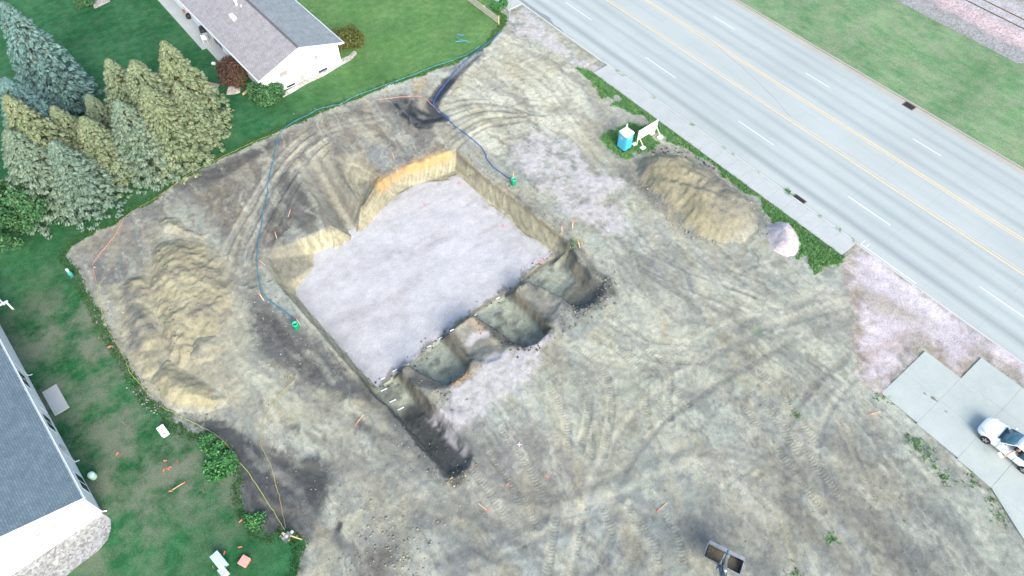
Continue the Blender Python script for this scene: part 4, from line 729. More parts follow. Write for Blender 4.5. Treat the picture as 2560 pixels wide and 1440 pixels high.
def leafcloud(name, blobs, n, size, mat, parent, seed=1, flat=.75, aspect=.55, shell=.55):
    rs = np.random.RandomState(seed); w = np.array([b_[1] ** 2 for b_ in blobs]); pick = rs.choice(len(blobs), n, p=w / w.sum()); d = unit(rs.randn(n, 3)); rr = shell + (1 - shell) * rs.rand(n) ** .6
    c = np.array([b_[0] for b_ in blobs])[pick]; r = np.array([b_[1] for b_ in blobs])[pick]; cen = c + d * (r * rr)[:, None] * np.array([1, 1, flat]); cen[:, 2] = np.maximum(cen[:, 2], .04)
    cen += .12 * r[:, None] * rs.randn(n, 3); u = unit(rs.randn(n, 3) + .6 * d); v = unit(np.cross(u, rs.randn(n, 3))); s = size * (.6 + .8 * rs.rand(n)); return link(name, quads_mesh(name, cen, u * s[:, None], v * (s * aspect)[:, None], np.clip(rs.rand(n) * .8 + .2 * rs.rand(len(blobs))[pick], 0, 1)), mat, parent)
M_LEAF = mat_leaf('broad_leaves', [(.025, .085, .034), (.052, .145, .060), (.11, .22, .09)]); M_WEED = mat_leaf('weed_leaves', [(.030, .125, .040), (.060, .200, .065), (.12, .30, .10)]); M_YEW = mat_leaf('yew_leaves', [(.045, .065, .018), (.085, .105, .030), (.14, .145, .045)]); M_BARB = mat_leaf('barberry_leaves', [(.035, .028, .026), (.075, .05, .042), (.15, .075, .05), (.06, .07, .035)]); M_LEAFD = mat_leaf('dark_leaves', [(.016, .05, .022), (.03, .085, .035), (.06, .12, .05)])
def shrub(name, loc, r, h, mat, n, size, label, cat='bush', seed=1, blobs=14, stems=6):
    rs = random.Random(seed); e = empty(name, loc); bl = []
    for k in range(blobs):
        a = rs.uniform(0, 6.3); q = r * math.sqrt(rs.random()) * .72; bl.append(((q * math.cos(a), q * math.sin(a), h * rs.uniform(.3, .72) * (1 - .35 * q / r)), r * rs.uniform(.28, .45)))
    leafcloud('foliage', bl, n, size, mat, e, seed, flat=min(1, h / r * .8)); m = MB()
    for k in range(stems): a = rs.uniform(0, 6.3); m.tube([(0.05 * math.cos(a), .05 * math.sin(a), -.05), (r * .5 * math.cos(a), r * .5 * math.sin(a), h * .55)], [.025, .012], 5)
    m.build('stems', M_BARK, e); tag(e, label, cat); return e
p = G(868, 128); shrub('shrub', (p[0] + .3, p[1] + .3, 0), 1.85, 2.3, M_YEW, 6000, .10, 'rounded yellow-green yew bush at the right corner of the upper house', seed=4)
p = G(590, 198); shrub('shrub', (p[0] - .1, p[1], 0), 1.75, 2.1, M_BARB, 6000, .10, 'dark reddish bush beside the eave of the upper house', seed=5); p = G(672, 248); shrub('shrub', (p[0], p[1], 0), 1.7, 1.9, M_LEAF, 5200, .11, 'bright green bush at the left corner of the white gable wall', seed=6)
p = G(620, 210); shrub('shrub', (p[0] - .2, p[1] + .5, 0), .8, 1.2, M_YEW, 1600, .09, 'small olive bush between the reddish bush and the bright green one', seed=7)
p = G(556, 1172); shrub('weed_bush', (p[0], p[1], 0), 1.15, .65, M_WEED, 3200, .10, 'leafy bright green weed bush at the dirt edge by the yellow cord', seed=8, blobs=18); p = G(520, 1105); shrub('weed_bush', (p[0], p[1], 0), .7, .5, M_WEED, 1300, .09, 'low weed clump above the leafy weed bush', seed=9); p = G(545, 1130); shrub('weed_bush', (p[0], p[1], 0), .75, .65, M_WEED, 1500, .09, 'middle weed clump joining the leafy weed bush', seed=19); p = G(640, 1300); shrub('weed_bush', (p[0], p[1], 0), .7, .4, M_WEED, 1100, .08, 'dark weed clump at the dirt corner near the power pedestal', seed=10)
p = G(268, 40); shrub('shrub', (42.0, 53.8, 0), .9, .8, M_WEED, 2000, .09, 'ragged green bush at the foot of the leaning street pole', seed=11)
p = G(215, 12); shrub('shrub', (p[0], p[1], 0), 1.1, 1.1, M_LEAF, 1600, .11, 'small green bush at the top edge left of the patio', seed=13)
# broadleaf tree beside the spruces
p = G(62, 585); e = empty('leafy_tree', (p[0], p[1] + .6, 0)); rs_ = random.Random(3); bl = []
for k in range(46):
    a = rs_.uniform(0, 6.3); q = 3.1 * math.sqrt(rs_.random()); zc = rs_.uniform(1.1, 4.6); q *= (1 - .55 * max(0, (zc - 2.2) / 3)); bl.append(((q * math.cos(a), q * math.sin(a), zc), rs_.uniform(.55, .95)))
leafcloud('crown', bl, 15000, .12, M_LEAF, e, 7, flat=.7, shell=.35); m = MB().tube([(0, 0, -.2), (.05, 0, 1.2), (0, .05, 2.6)], [.17, .13, .08], 8)
for k in range(12): a = k * 2.4; m.tube([(0, 0, 1.0 + .13 * k), (1.1 * math.cos(a), 1.1 * math.sin(a), 1.9 + .17 * k), (2.1 * math.cos(a), 2.1 * math.sin(a), 2.2 + .15 * k)], [.06, .04, .015], 6)
m.build('trunk', M_BARK, e, True); tag(e, 'dark green broadleaf tree at the left edge below the spruces', 'tree')
# wood beyond the railway (corner of the picture and further on)
tr0 = None
for k, (x, y, s) in enumerate(((88.6, 18.6, .9), (89.5, 22.5, 1.2), (90.5, 14.5, 1.1), (91, 27.5, 1.2))):
    if tr0 is None:
        tr0 = empty('leafy_tree'); rs_ = random.Random(9); bl = [((rs_.uniform(-1.6, 1.6), rs_.uniform(-1.6, 1.6), rs_.uniform(1.0, 3.6)), rs_.uniform(.5, .9)) for _ in range(26)]; leafcloud('crown', bl, 5000, .15, M_LEAFD, tr0, 17, shell=.4); MB().tube([(0, 0, -.2), (.05, 0, 1.5), (0, 0, 3)], [.15, .11, .04], 7).build('trunk', M_BARK, tr0); e = tr0
    else: e = copy_tree(tr0)
    e.location = (x, y, -.06); e.scale = (s, s, s); e.rotation_euler = (0, 0, k * 1.3); tag(e, ('dark green tree beyond the railway in the top right corner', 'tree beyond the railway, second from the corner up the line', 'dark tree beyond the railway nearest the right picture edge', 'farthest tree up the line beyond the railway')[k], 'tree', 'trees beyond the railway')
# tall grass tufts on the strip, kerb weeds and ragged lawn edges: uncountable
def tufts(name, pts, mat, hgt=(.10, .30), seed=2, blades=7, wid=.035):
    rs = np.random.RandomState(seed); n = len(pts) * blades; base = np.repeat(np.asarray(pts), blades, 0) + np.c_[rs.randn(n, 2) * .07, np.zeros(n)]
    hh = rs.uniform(*hgt, n); lean = np.c_[rs.randn(n, 2) * .45, np.ones(n)]; lean = unit(lean) * hh[:, None]; sd_ = unit(np.c_[rs.randn(n, 2), np.zeros(n)]) * wid
    co = np.stack([base - sd_, base + sd_, base + lean], 1).reshape(-1, 3); return tag(link(name, np_mesh(name, co, np.arange(n * 3).reshape(-1, 3), {'tint': ('FLOAT', np.repeat(rs.rand(n), 3))}), mat), kind='stuff')
rs = np.random.RandomState(22); ok = np.nonzero((sd_strip > 0.02) & (X < 42.45))[0]; k = rs.choice(ok, 3600); M_TUFT = mat_leaf('tuft_blades', [(.050, .19, .060), (.09, .27, .085), (.17, .35, .12), (.26, .30, .14)])
tufts('tall_grass', np.c_[X[k] + rs.uniform(-.05, .05, len(k)), Y[k] + rs.uniform(-.05, .05, len(k)), Z[k] - .02], M_TUFT, (.10, .26))
ok = np.nonzero((sd_site < 0.12) & (sd_site > -0.6) & (X < 41.5))[0]; k = rs.choice(ok, 3500); tufts('lawn_edge_grass', np.c_[X[k], Y[k], Z[k] - .02], mat_leaf('lawn_blades', [(.022, .075, .018), (.04, .115, .03), (.08, .16, .045)]), (.06, .16), 5)
kw = [(44.38 + rs.randn() * .05, y + rs.randn() * .12, -.03) for y in (12.2, 14.2, 17.3, 20.5, 23.4, 24.5, 28.3, 33.2, 37.4, 10.8, 38.2) for _ in range(rs.randint(3, 14))] + [(44.45 + rs.randn() * .16, 17.5 + rs.randn() * .25, -.06) for _ in range(40)]
for q in ((2290, 1110), (2300, 1120), (2275, 1095), (2205, 995), (2350, 1180), (2480, 1250), (2500, 1290), (2430, 1210), (2080, 1345), (1990, 1035), (1440, 610), (2325, 1140), (2365, 1200), (1985, 1435)):
    c = G(*q); kw += [(c[0] + rs.randn() * .3, c[1] + rs.randn() * .3, ground_z(c[0], c[1])) for _ in range(14)]
tufts('kerb_weeds', kw, M_TUFT, (.06, .2), 8)
# ------------------------------------------------------------------ houses
M_SIDE = mat_siding('white_siding', (.80, .81, .80)); M_TRIM = simple('white_trim', (.80, .82, .82), .45, var=.03); M_GUTT = simple('white_gutter', (.66, .72, .74), .4, var=.05); M_GLASS = simple('dark_glass', (.035, .05, .055), .08, var=.2, spec=.6); M_BLIND = simple('window_blind', (.27, .255, .225), .7, var=.06, scale=12)
M_SHW = mat_shingle('sunlit_grey_shingles', (.275, .265, .268), (.33, .318, .322)); M_SHB = mat_shingle('blue_grey_shingles', (.115, .165, .195), (.145, .195, .225)); M_FOUND = simple('foundation', (.30, .31, .30), .9, var=.15); M_ROCK = mat_gravel('bed_stones', (.6, .6, .6), (1, 1, 1), (1.35, 1.32, 1.3), 8)
def roof_plane(name, mat, parent, e0, e1, r1, r0, th=.10):
    """eave e0->e1, ridge r0->r1: a thick plane whose UVs run in metres along and up the slope"""
    e0, e1, r1, r0 = [Vector(p) for p in (e0, e1, r1, r0)]; n = (e1 - e0).cross(r0 - e0).normalized()
    if n.z < 0: n = -n
    bm = bmesh.new(); top = [bm.verts.new(p) for p in (e0, e1, r1, r0)]; bot = [bm.verts.new(p - n * th) for p in (e0, e1, r1, r0)]
    fs = [bm.faces.new(top), bm.faces.new(bot[::-1])] + [bm.faces.new((bot[i], bot[(i + 1) % 4], top[(i + 1) % 4], top[i])) for i in range(4)]
    uv = bm.loops.layers.uv.new(); ux = (e1 - e0).normalized(); uy = (r0 - e0) - ux * (r0 - e0).dot(ux); uy.normalize()
    for f in bm.faces:
        for l in f.loops: d = l.vert.co - e0; l[uv].uv = (d.dot(ux), d.dot(uy))
    bmesh.ops.recalc_face_normals(bm, faces=bm.faces); me = bpy.data.meshes.new(name); bm.to_mesh(me); bm.free(); return link(name, me, mat, parent)
def gable_house(name, loc, rz, W, L, eave, rise, over, rake, mats, base=-.3):
    """local x across the gable (0..W), y along the ridge (0..L)"""
    e = empty(name, loc, rz); t = .16; sl = rise / (W / 2 + over); ze = eave - .0
    gz = lambda x: eave + (min(x, W - x) + over) * sl - .11
    for y0, y1 in ((0, t), (L - t, L)):
        m = MB(); pts = [(0, base), (W, base), (W, gz(W)), (W / 2, gz(W / 2)), (0, gz(0))]; a = [m.bm.verts.new((x, y0, z)) for x, z in pts]; b_ = [m.bm.verts.new((x, y1, z)) for x, z in pts]
        m.bm.faces.new(a); m.bm.faces.new(b_[::-1])
        for i in range(5): m.bm.faces.new((a[i], b_[i], b_[(i + 1) % 5], a[(i + 1) % 5]))
        m.build('wall', mats[0], e)
    box('wall', mats[0], e, 0, t, t + .002, L - t - .002, base, gz(0)); box('wall', mats[0], e, W - t, W, t + .002, L - t - .002, base, gz(W))
    r1 = roof_plane('roof', mats[1], e, (-over, -rake, eave), (-over, L + rake, eave), (W / 2, L + rake, eave + rise), (W / 2, -rake, eave + rise)); r2 = roof_plane('roof', mats[2], e, (W + over, -rake, eave), (W + over, L + rake, eave), (W / 2, L + rake, eave + rise), (W / 2, -rake, eave + rise))
    k = MB()
    for i in range(int((L + 2 * rake) / .3)): y = -rake + i * .3; k.face([(W / 2 - .14, y, eave + rise - .14 * sl + .018), (W / 2, y, eave + rise + .02), (W / 2, y + .31, eave + rise + .012), (W / 2 - .14, y + .31, eave + rise - .14 * sl + .010)]); k.face([(W / 2 + .14, y, eave + rise - .14 * sl + .018), (W / 2, y, eave + rise + .02), (W / 2, y + .31, eave + rise + .012), (W / 2 + .14, y + .31, eave + rise - .14 * sl + .010)])
    k.build('ridge_cap', mats[1], r1)
    for x0, x1 in ((-over - .13, -over - .005), (W + over + .005, W + over + .13)):
        g_ = MB(); g_.box(x0, x1, -rake, L + rake, eave - .16, eave - .145); g_.box(x0 if x0 < 0 else x1 - .012, x0 + .012 if x0 < 0 else x1, -rake, L + rake, eave - .145, eave - .03); g_.box(x1 - .012 if x0 < 0 else x0, x1 if x0 < 0 else x0 + .012, -rake, L + rake, eave - .145, eave - .03); g_.build('gutter', M_GUTT, e)
    for yy in (-rake - .022, L + rake + .002):
        for sx in (-1, 1):
            xa, xb = (-over, W / 2) if sx < 0 else (W + over, W / 2); m = MB(); f = [(xa, eave - .13), (xb, eave + rise - .13), (xb, eave + rise - .0), (xa, eave - .0)]; a = [m.bm.verts.new((x, yy, z)) for x, z in f]; b_ = [m.bm.verts.new((x, yy + .02, z)) for x, z in f]; m.bm.faces.new(a); m.bm.faces.new(b_[::-1])
            for i in range(4): m.bm.faces.new((a[i], b_[i], b_[(i + 1) % 4], a[(i + 1) % 4]))
            m.build('fascia', M_TRIM, e)
    for sx in (-1, 1):
        xa, xb = (-over, -.003) if sx < 0 else (W + .003, W + over); box('soffit', M_TRIM, e, xa, xb, -rake, L + rake, eave - .135, eave - .118)
    return e
def window_y(house, x0, x1, z0, z1, y, glass, sash=True):
    """window on the gable face (looking to -y)"""
    w = MB().box(x0 - .06, x1 + .06, y - .03, y - .002, z0 - .06, z0).box(x0 - .06, x1 + .06, y - .03, y - .002, z1, z1 + .06).box(x0 - .06, x0, y - .03, y - .002, z0, z1).box(x1, x1 + .06, y - .03, y - .002, z0, z1).build('window', M_TRIM, house); box('pane', glass, w, x0, x1, y - .015, y - .003, z0, z1); return w
def window_x(house, x, y0, y1, z0, z1, glass, s=1):
    a, b_ = (x + .002, x + .03) if s > 0 else (x - .03, x - .002); w = MB().box(a, b_, y0 - .06, y1 + .06, z0 - .06, z0).box(a, b_, y0 - .06, y1 + .06, z1, z1 + .06).box(a, b_, y0 - .06, y0, z0, z1).box(a, b_, y1, y1 + .06, z0, z1).box(a, b_, (y0 + y1) / 2 - .02, (y0 + y1) / 2 + .02, z0, z1).build('window', M_TRIM, house)
    for ya, yb in ((y0, (y0 + y1) / 2 - .021), ((y0 + y1) / 2 + .021, y1)): box('pane', glass, w, min(a, b_) + .004, max(a, b_) - .012, ya, yb, z0, z1)
    return w
# upper house
hA = gable_house('white_house', (15.9, 56.15, 0), R(1.2), 8.1, 24.0, 2.35, 1.5, .45, .38, (M_SIDE, M_SHW, mat_shingle('shaded_grey_shingles', (.215, .245, .255), (.26, .29, .30)))); tag(hA, 'long white gabled house with grey shingle roof at the top of the picture', 'house')  # darker bluish copy on the +x slope puts its shade into the colour
window_y(hA, 1.65, 2.5, 1.45, 1.95, 0, M_BLIND); window_y(hA, 5.5, 5.82, 1.6, 2.05, 0, M_BLIND); window_y(hA, 6.0, 6.3, 1.6, 2.05, 0, simple('white_blind', (.42, .42, .40), .7))
for x0, x1 in ((2.0, 2.9), (5.5, 6.5)): w = window_y(hA, x0, x1, .04, .30, 0, M_GLASS); box('well', M_GUTT, w, x0 - .15, x1 + .15, -.48, -.44, -.05, .12)
box('dryer_vent', M_FOUND, hA, 4.05, 4.2, -.08, -.002, 1.0, 1.12, bev=.01); box('meter_box', M_FOUND, hA, 3.55, 3.95, -.2, -.002, .15, .75, bev=.02)
window_x(hA, 0, 3.0, 4.2, .9, 1.9, M_GLASS, -1); window_x(hA, 0, 9.0, 10.8, .1, 2.0, M_GLASS, -1); window_x(hA, 0, 14.0, 15.2, .9, 1.9, M_GLASS, -1)
sl = 1.5 / 4.5
m = MB().box(1.75, 2.15, 8.3, 9.2, 3.02, 3.40); m.bevel(.03, 1); m.build('roof_vent', M_TRIM, hA)
m = MB().lathe([(.11, 0), (.11, .55), (.17, .56), (.17, .68), (.05, .74)], 12, (3.05, 9.9, 3.35)); m.build('flue', M_TRIM, hA); m = MB().lathe([(.2, 0), (.09, .12), (.07, .3)], 10, (3.25, 9.3, 3.42)); m.build('vent_pipe', M_TRIM, hA); MB().lathe([(.07, 0), (.06, .35)], 10, (2.9, 15.4, 3.3)).build('vent_pipe', M_TRIM, hA)
for yy in (0.3, 11.0): MB().tube([(-.03 - .42, yy, 2.2), (-.06, yy, 2.05), (-.06, yy, .1), (-.3, yy - .1, .05)], .04, 6).build('downspout', M_GUTT, hA)
MB().tube([(8.5, .3, 2.2), (8.17, .3, 2.05), (8.17, .3, .1), (8.3, -.3, .05)], .04, 6).build('downspout', M_GUTT, hA)
# stone bed under the gable, patio slab, little stone pad
def bed(name, pts, z, mat, col): 
    P = [np.array(p) for p in pts]; m = MB(); m.prism(P, -.05, z); o = m.build(name, mat); a = o.data.attributes.new('soil', 'FLOAT_COLOR', 'POINT'); a.data.foreach_set('color', np.tile([*col, 1.0], len(o.data.vertices)).astype(np.float32)); return o
tag(bed('stone_bed', [G(*p)[:2] for p in ((707, 244), (730, 232), (770, 208), (810, 190), (850, 165), (880, 148), (892, 135), (890, 128), (884, 128), (872, 140), (848, 150), (800, 176), (712, 230))], .04, M_ROCK, (.40, .385, .36)), kind='structure')
patio = empty('patio', (13.6, 60, 0)); tag(patio, kind='structure')
for k in range(9): MB().box(.55 if k > 1 else 1.0, 2.25, k * 2.4 + .01 + 2.0, k * 2.4 + 2.39 + 2.0, -.1, .03).bevel(.008, 1).build('slab', M_WALK, patio)
tag(bed('stone_pad', [G(*p)[:2] for p in ((575, 206), (602, 210), (600, 232), (585, 236), (566, 237))], .05, M_ROCK, (.42, .40, .36)), kind='structure')
# clutter on the patio
M_BLK = simple('black_plastic', (.02, .022, .025), .5); M_GREY = simple('grey_plastic', (.42, .44, .44), .5); M_TERR = simple('terracotta', (.42, .16, .09), .8, var=.2); M_WOODL = simple('light_wood', (.46, .33, .19), .8, var=.2, scale=7); M_STEEL = simple('steel', (.5, .52, .53), .35, .9, var=.1)
def grill(loc, rz):
    e = empty('barbecue_grill', loc, rz); MB().box(-.45, .45, -.28, .28, .55, .8).bevel(.03).build('firebox', M_BLK, e); m = MB(); m.tube([(-.45, 0, .82), (.45, 0, .82)], .27, 14); m.build('lid', M_BLK, e, True); box('shelf', M_GREY, e, .46, .95, -.25, .25, .74, .78); box('shelf', M_GREY, e, -.95, -.46, -.25, .25, .74, .78)
    for sx in (-.4, .4):
        for sy in (-.22, .22): box('leg', M_BLK, e, sx - .025, sx + .025, sy - .025, sy + .025, 0, .55)
    return e
p = G(517, 92); tag(grill((p[0] - .15, p[1], .03), R(80)), 'black barbecue grill on the patio of the upper house', 'grill')
def chair(loc, rz, mat):
    e = empty('patio_chair', loc, rz); box('seat', mat, e, -.25, .25, -.25, .25, .40, .45, bev=.01); box('backrest', mat, e, -.25, .25, .24, .29, .45, .95, bev=.01)
    for sx in (-.23, .23):
        for sy in (-.23, .23): box('leg', mat, e, sx - .02, sx + .02, sy - .02, sy + .02, 0, .40)
        box('armrest', mat, e, sx - .03, sx + .03, -.25, .25, .63, .66)
    return e
p = G(533, 110); tag(chair((p[0], p[1], .03), 1.2, M_GREY), 'pale grey patio chair next to the barbecue grill', 'chair', 'patio chairs'); p = G(522, 104); tag(chair((p[0] - .2, p[1], .03), 2.4, M_TRIM), 'white patio chair at the lawn side of the patio', 'chair', 'patio chairs')
p = G(474, 46); c = MB().lathe([(.18, 0), (.28, .1), (.3, .35), (.22, .5), (.05, .52)], 14).build('kettle_grill', M_BLK); c.location = (p[0], p[1], .03); tag(c, 'round black kettle grill on the patio near the eave', 'grill')
for i, (q, l) in enumerate((((545, 110), 'small terracotta pot beside the pale grey patio chair'), ((505, 80), 'terracotta pot beside the barbecue grill'), ((462, 32), 'terracotta pot beyond the kettle grill'))):
    p = G(*q); c = MB().lathe([(.1, 0), (.16, .26), (.18, .27), (.18, .31), (.02, .29)], 12).build('flower_pot', M_TERR); c.location = (p[0], p[1], .03); tag(c, l, 'pot', 'flower pots on the patio')
p = G(535, 161); c = MB().box(-.14, .14, -.2, .2, 0, .22).bevel(.04).build('splash_block', M_TRIM); c.location = (p[0], p[1], 0); c.rotation_euler = (0, 0, .6); tag(c, 'small white block on the lawn left of the reddish bush', 'block')
p = G(622, 226); e = empty('timber_edging', (p[0], p[1], 0), R(20)); box('plank', M_WOODL, e, -.8, .8, -.08, .08, 0, .16, bev=.01); box('plank', M_BARK, e, .25, .41, -1.0, -.1, 0, .15, bev=.01); tag(e, 'short timber edging beside the bright green bush', 'edging')
p = G(515, 222); e = empty('garden_board', (p[0], p[1], .02), R(35)); box('board', simple('weathered_board', (.42, .24, .15), .85, var=.2), e, -.9, .9, -.3, .3, 0, .05); box('board', simple('grey_board', (.25, .23, .23), .85, var=.2), e, -.5, .9, -1.0, -.35, 0, .05); tag(e, 'weathered brown boards lying on the lawn behind the spruces', 'boards')
p = G(252, 8); tag(bed('stone_pad', [(p[0] - .9, p[1] - .6), (p[0] + .9, p[1] - .3), (p[0] + 1.4, p[1] + 2), (p[0] - .4, p[1] + 2)], .05, M_ROCK, (.36, .34, .31)), kind='structure')
# lower-left house
hB = gable_house('white_house', (-19.9, 26.68, 0), R(2.2), 9.0, 19.6, 2.95, 1.55, .12, .12, (M_SIDE, M_SHB, M_SHB)); tag(hB, 'white house with blue-grey shingle roof in the lower left corner', 'house')
for y0, z0, z1 in ((10.9, .95, 1.95), (6.9, .5, 1.5), (1.6, .25, 1.35)): window_x(hB, 9.0, y0, y0 + 1.35, z0, z1, M_GLASS)
d = box('door', M_TRIM, hB, 9.002, 9.04, 9.0, 9.95, .15, 2.2, bev=.008); MB().lathe([(.03, 0), (.035, .03)], 8, (9.06, 9.12, 1.1)).build('handle', M_STEEL, d)
box('meter_box', M_GREY, hB, 9.002, 9.12, 5.0, 5.3, .9, 1.45, bev=.015); box('louver', M_FOUND, hB, 5.9, 6.3, -.03, -.002, 2.0, 2.25, bev=.01); box('dryer_vent', M_FOUND, hB, 6.9, 7.05, -.07, -.002, 1.9, 2.05, bev=.01)
MB().tube([(9.16, .12, 2.8), (9.06, .1, 2.65), (9.06, .1, .15), (9.3, .0, .06)], .045, 6).build('downspout', M_GUTT, hB)
for y in (4.4, 12.8): MB().tube([(9.16, y, 2.8), (9.06, y, 2.65), (9.06, y, .15), (9.3, y, .06)], .045, 6).build('downspout', M_GUTT, hB)
p = (-11.0, 35.62); st_ = empty('concrete_stoop', (p[0], p[1], 0), R(2.2)); MB().box(.06, 1.05, 0, 2.3, -.1, .14).bevel(.01, 1).build('slab', M_WALK, st_); tag(st_, 'square concrete landing at the side door of the lower left house', 'landing')
p = G(219, 1200); bn = empty('garden_bin', (-10.45, p[1] - .1, 0)); bn.scale = (.62, .62, .75); MB().lathe([(.30, 0), (.36, .1), (.37, .55), (.33, .62)], 18).build('body', simple('pale_green_plastic', (.42, .60, .50), .5, var=.08), bn, True); MB().lathe([(.36, .62), (.36, .66), (.22, .74), (.04, .76)], 18).build('lid', simple('pale_green_lid', (.50, .68, .58), .5), bn, True); tag(bn, 'round pale green bin against the wall of the lower left house', 'bin')
tag(bed('stone_bed', [G(*p)[:2] for p in ((0, 1460), (110, 1365), (240, 1285), (262, 1286), (277, 1298), (278, 1322), (270, 1348), (245, 1378), (195, 1415), (140, 1462), (100, 1495))], .05, M_ROCK, (.27, .275, .27)), kind='structure')
dk = empty('deck_railing', (-11.55, 46.4, 0), R(2.2))
for y, l in ((0, 1.25), (.85, .9)): box('rail', M_TRIM, dk, -6, l, y - .07, y + .07, .9, 1.0, bev=.01); box('post', M_TRIM, dk, l - .2, l - .08, y - .06, y + .06, 0, .9)
tag(dk, 'white deck railing behind the lower left house at the picture edge', 'railing')

# ------------------------------------------------------------------ site furniture
M_BLUE = simple('blue_plastic', (.055, .36, .52), .45, var=.06); M_WROOF = simple('white_plastic', (.82, .84, .84), .4, var=.03)
pt = empty('portable_toilet', (36.98, 29.69, 0)); W_, D_ = .93, .98
MB().box(-.02, W_ + .02, -.02, D_ + .02, 0, .10).bevel(.02, 1).build('base', M_BLK, pt); bd = MB().box(0, W_, 0, D_, .10, 1.76).bevel(.05, 2).build('body', M_BLUE, pt)
m = MB(); rings = [(0.0, 1.74), (-.02, 1.80), (.08, 1.93), (.25, 2.0)]; prev = None
for ins, z in rings:
    v = [m.bm.verts.new(q) for q in ((-.03 + ins, -.03 + ins, z), (W_ + .03 - ins, -.03 + ins, z), (W_ + .03 - ins, D_ + .03 - ins, z), (-.03 + ins, D_ + .03 - ins, z))]
    if prev: 
        for i in range(4): m.bm.faces.new((prev[i], prev[(i + 1) % 4], v[(i + 1) % 4], v[i]))
    prev = v
m.bm.faces.new(prev); bmesh.ops.bevel(m.bm, geom=list(m.bm.edges), offset=.04, segments=2, affect='EDGES'); m.build('roof', M_WROOF, pt, True)
dr = box('door', simple('blue_door', (.07, .42, .58), .4, var=.05), pt, -.03, -.002, .12, .86, .16, 1.68, bev=.01); box('label', M_GREY, dr, -.036, -.031, .38, .62, 1.25, 1.5); box('vent', M_GREY, pt, .28, .62, -.012, -.001, 1.38, 1.62); MB().lathe([(.05, 0), (.05, .4), (.07, .42)], 10, (.75, .8, 1.9)).build('vent_pipe', M_WROOF, pt); tag(pt, 'bright blue portable toilet with a white roof in the roadside grass', 'toilet')
sg = empty('sign_board', (38.5, 29.68, 0)); M_BOARD = simple('cream_board', (.76, .76, .70), .6, var=.03); M_POST = simple('sign_post', (.66, .60, .50), .7, var=.1)
bd = box('board', M_BOARD, sg, 0, 2.42, -.02, .02, .55, 1.68, bev=.005); M_BR = simple('brown_print', (.45, .33, .24), .7); M_FAINT = simple('faint_print', (.66, .62, .56), .7); M_BLP = simple('blue_print', (.30, .42, .62), .7)
box('print', M_BR, bd, 1.75, 2.0, -.024, -.021, 1.13, 1.32); box('print', M_FAINT, bd, .75, 1.6, -.024, -.021, 1.0, 1.12); box('print', M_FAINT, bd, .9, 1.5, -.024, -.021, .82, .88); box('print', M_BLP, bd, 1.95, 2.3, -.024, -.021, .60, .80)
for x in (.12, 2.3):
    box('post', M_POST, sg, x - .045, x + .045, .022, .11, 0, 1.6); MB().tube([(x, .07, 1.1), (x + .12, -.62, .14)], .04, 6).build('brace', M_POST, sg)
    f = MB().box(x - .18, x + .3, -.85, -.45, 0, .14).bevel(.04, 2).build('ballast_block', M_WROOF, sg)
    MB().box(x - .4, x + .05, .0, .35, 0, .12).bevel(.04, 2).build('ballast_block', M_WROOF, sg)
tag(sg, 'cream site sign board on braced posts next to the blue toilet', 'sign')
# green sump risers and hoses
M_GRN = simple('green_pipe', (.02, .50, .27), .45, var=.06); M_INS = simple('pipe_inside', (.01, .10, .06), .8)
def riser(px, py, label):
    p = at(px, py); e = empty('sump_riser', (p.x, p.y, p.z)); n = 20; m = MB(); m.lathe([(.19, -.1), (.19, .62), (.215, .63), (.215, .72), (.17, .72), (.17, .3)], n); m.build('pipe', M_GRN, e, True); MB().lathe([(.168, .28), (.168, .31)], n).build('opening', M_INS, e); tag(e, label, 'riser', 'green sump risers beside the excavation'); return p
r1 = riser(743, 822, 'green sump riser with a teal hose west of the excavation'); r2 = riser(1284, 462, 'green sump riser with a blue hose east of the excavation')
def cable(name, pts, rad, mat, label, cat, group=None, start=None, lift=.0, jig=.05, n=6, seg=5):
    P = [at(*q) for q in pts]; P = [(v.x, v.y, v.z + rad * .8 + lift) for v in P]
    if start: P = [start] + P
    S = spline(P, n); rj = np.random.RandomState(len(pts)); S[1:-1, :2] += rj.randn(len(S) - 2, 2) * jig * .4
    for i in range(len(S)):
        if not (start and i < n): S[i, 2] = max(ground_z(S[i, 0], S[i, 1]) + rad * .8 + lift, S[i, 2] if lift else -9)
    return tag(MB().tube([tuple(v) for v in S], rad, seg).build(name, mat, smooth_=True), label, cat, group)
M_TEAL = simple('teal_hose', (.035, .19, .28), .5, var=.25, scale=2); M_HBL = simple('blue_hose', (.025, .10, .30), .5, var=.25, scale=2); M_CYAN = simple('cyan_hose', (.06, .28, .34), .5, var=.1)
HG = 'discharge hoses on the site'
cable('hose', [(725, 790), (690, 765), (660, 738), (647, 700), (642, 650), (646, 605), (655, 560), (665, 500), (674, 440), (685, 395), (695, 345), (705, 328), (730, 308), (770, 288), (800, 272), (850, 262)], .045, M_TEAL, 'long teal hose curving from the western riser to the lawn edge', 'hose', HG, start=(r1.x - .05, r1.y + .1, r1.z + .62))
cable('hose', [(850, 262), (895, 238), (950, 218), (1020, 192), (1090, 165), (1140, 148), (1175, 132), (1200, 115)], .035, M_CYAN, 'thin cyan hose along the lawn edge below the upper house', 'hose', HG)
cable('hose', [(1262, 440), (1235, 420), (1218, 398), (1208, 375), (1185, 352), (1160, 332), (1135, 315)], .05, M_HBL, 'short blue hose from the eastern riser up to the muddy hollow', 'hose', HG, start=(r2.x - .05, r2.y + .1, r2.z + .62))
cable('hose', [(1135, 315), (1110, 288), (1090, 272), (1084, 258), (1092, 240), (1110, 215), (1130, 190), (1150, 165), (1185, 135), (1225, 105), (1255, 78)], .052, M_HBL, 'blue hose lying in the wet trench up to the fence corner', 'hose', HG)
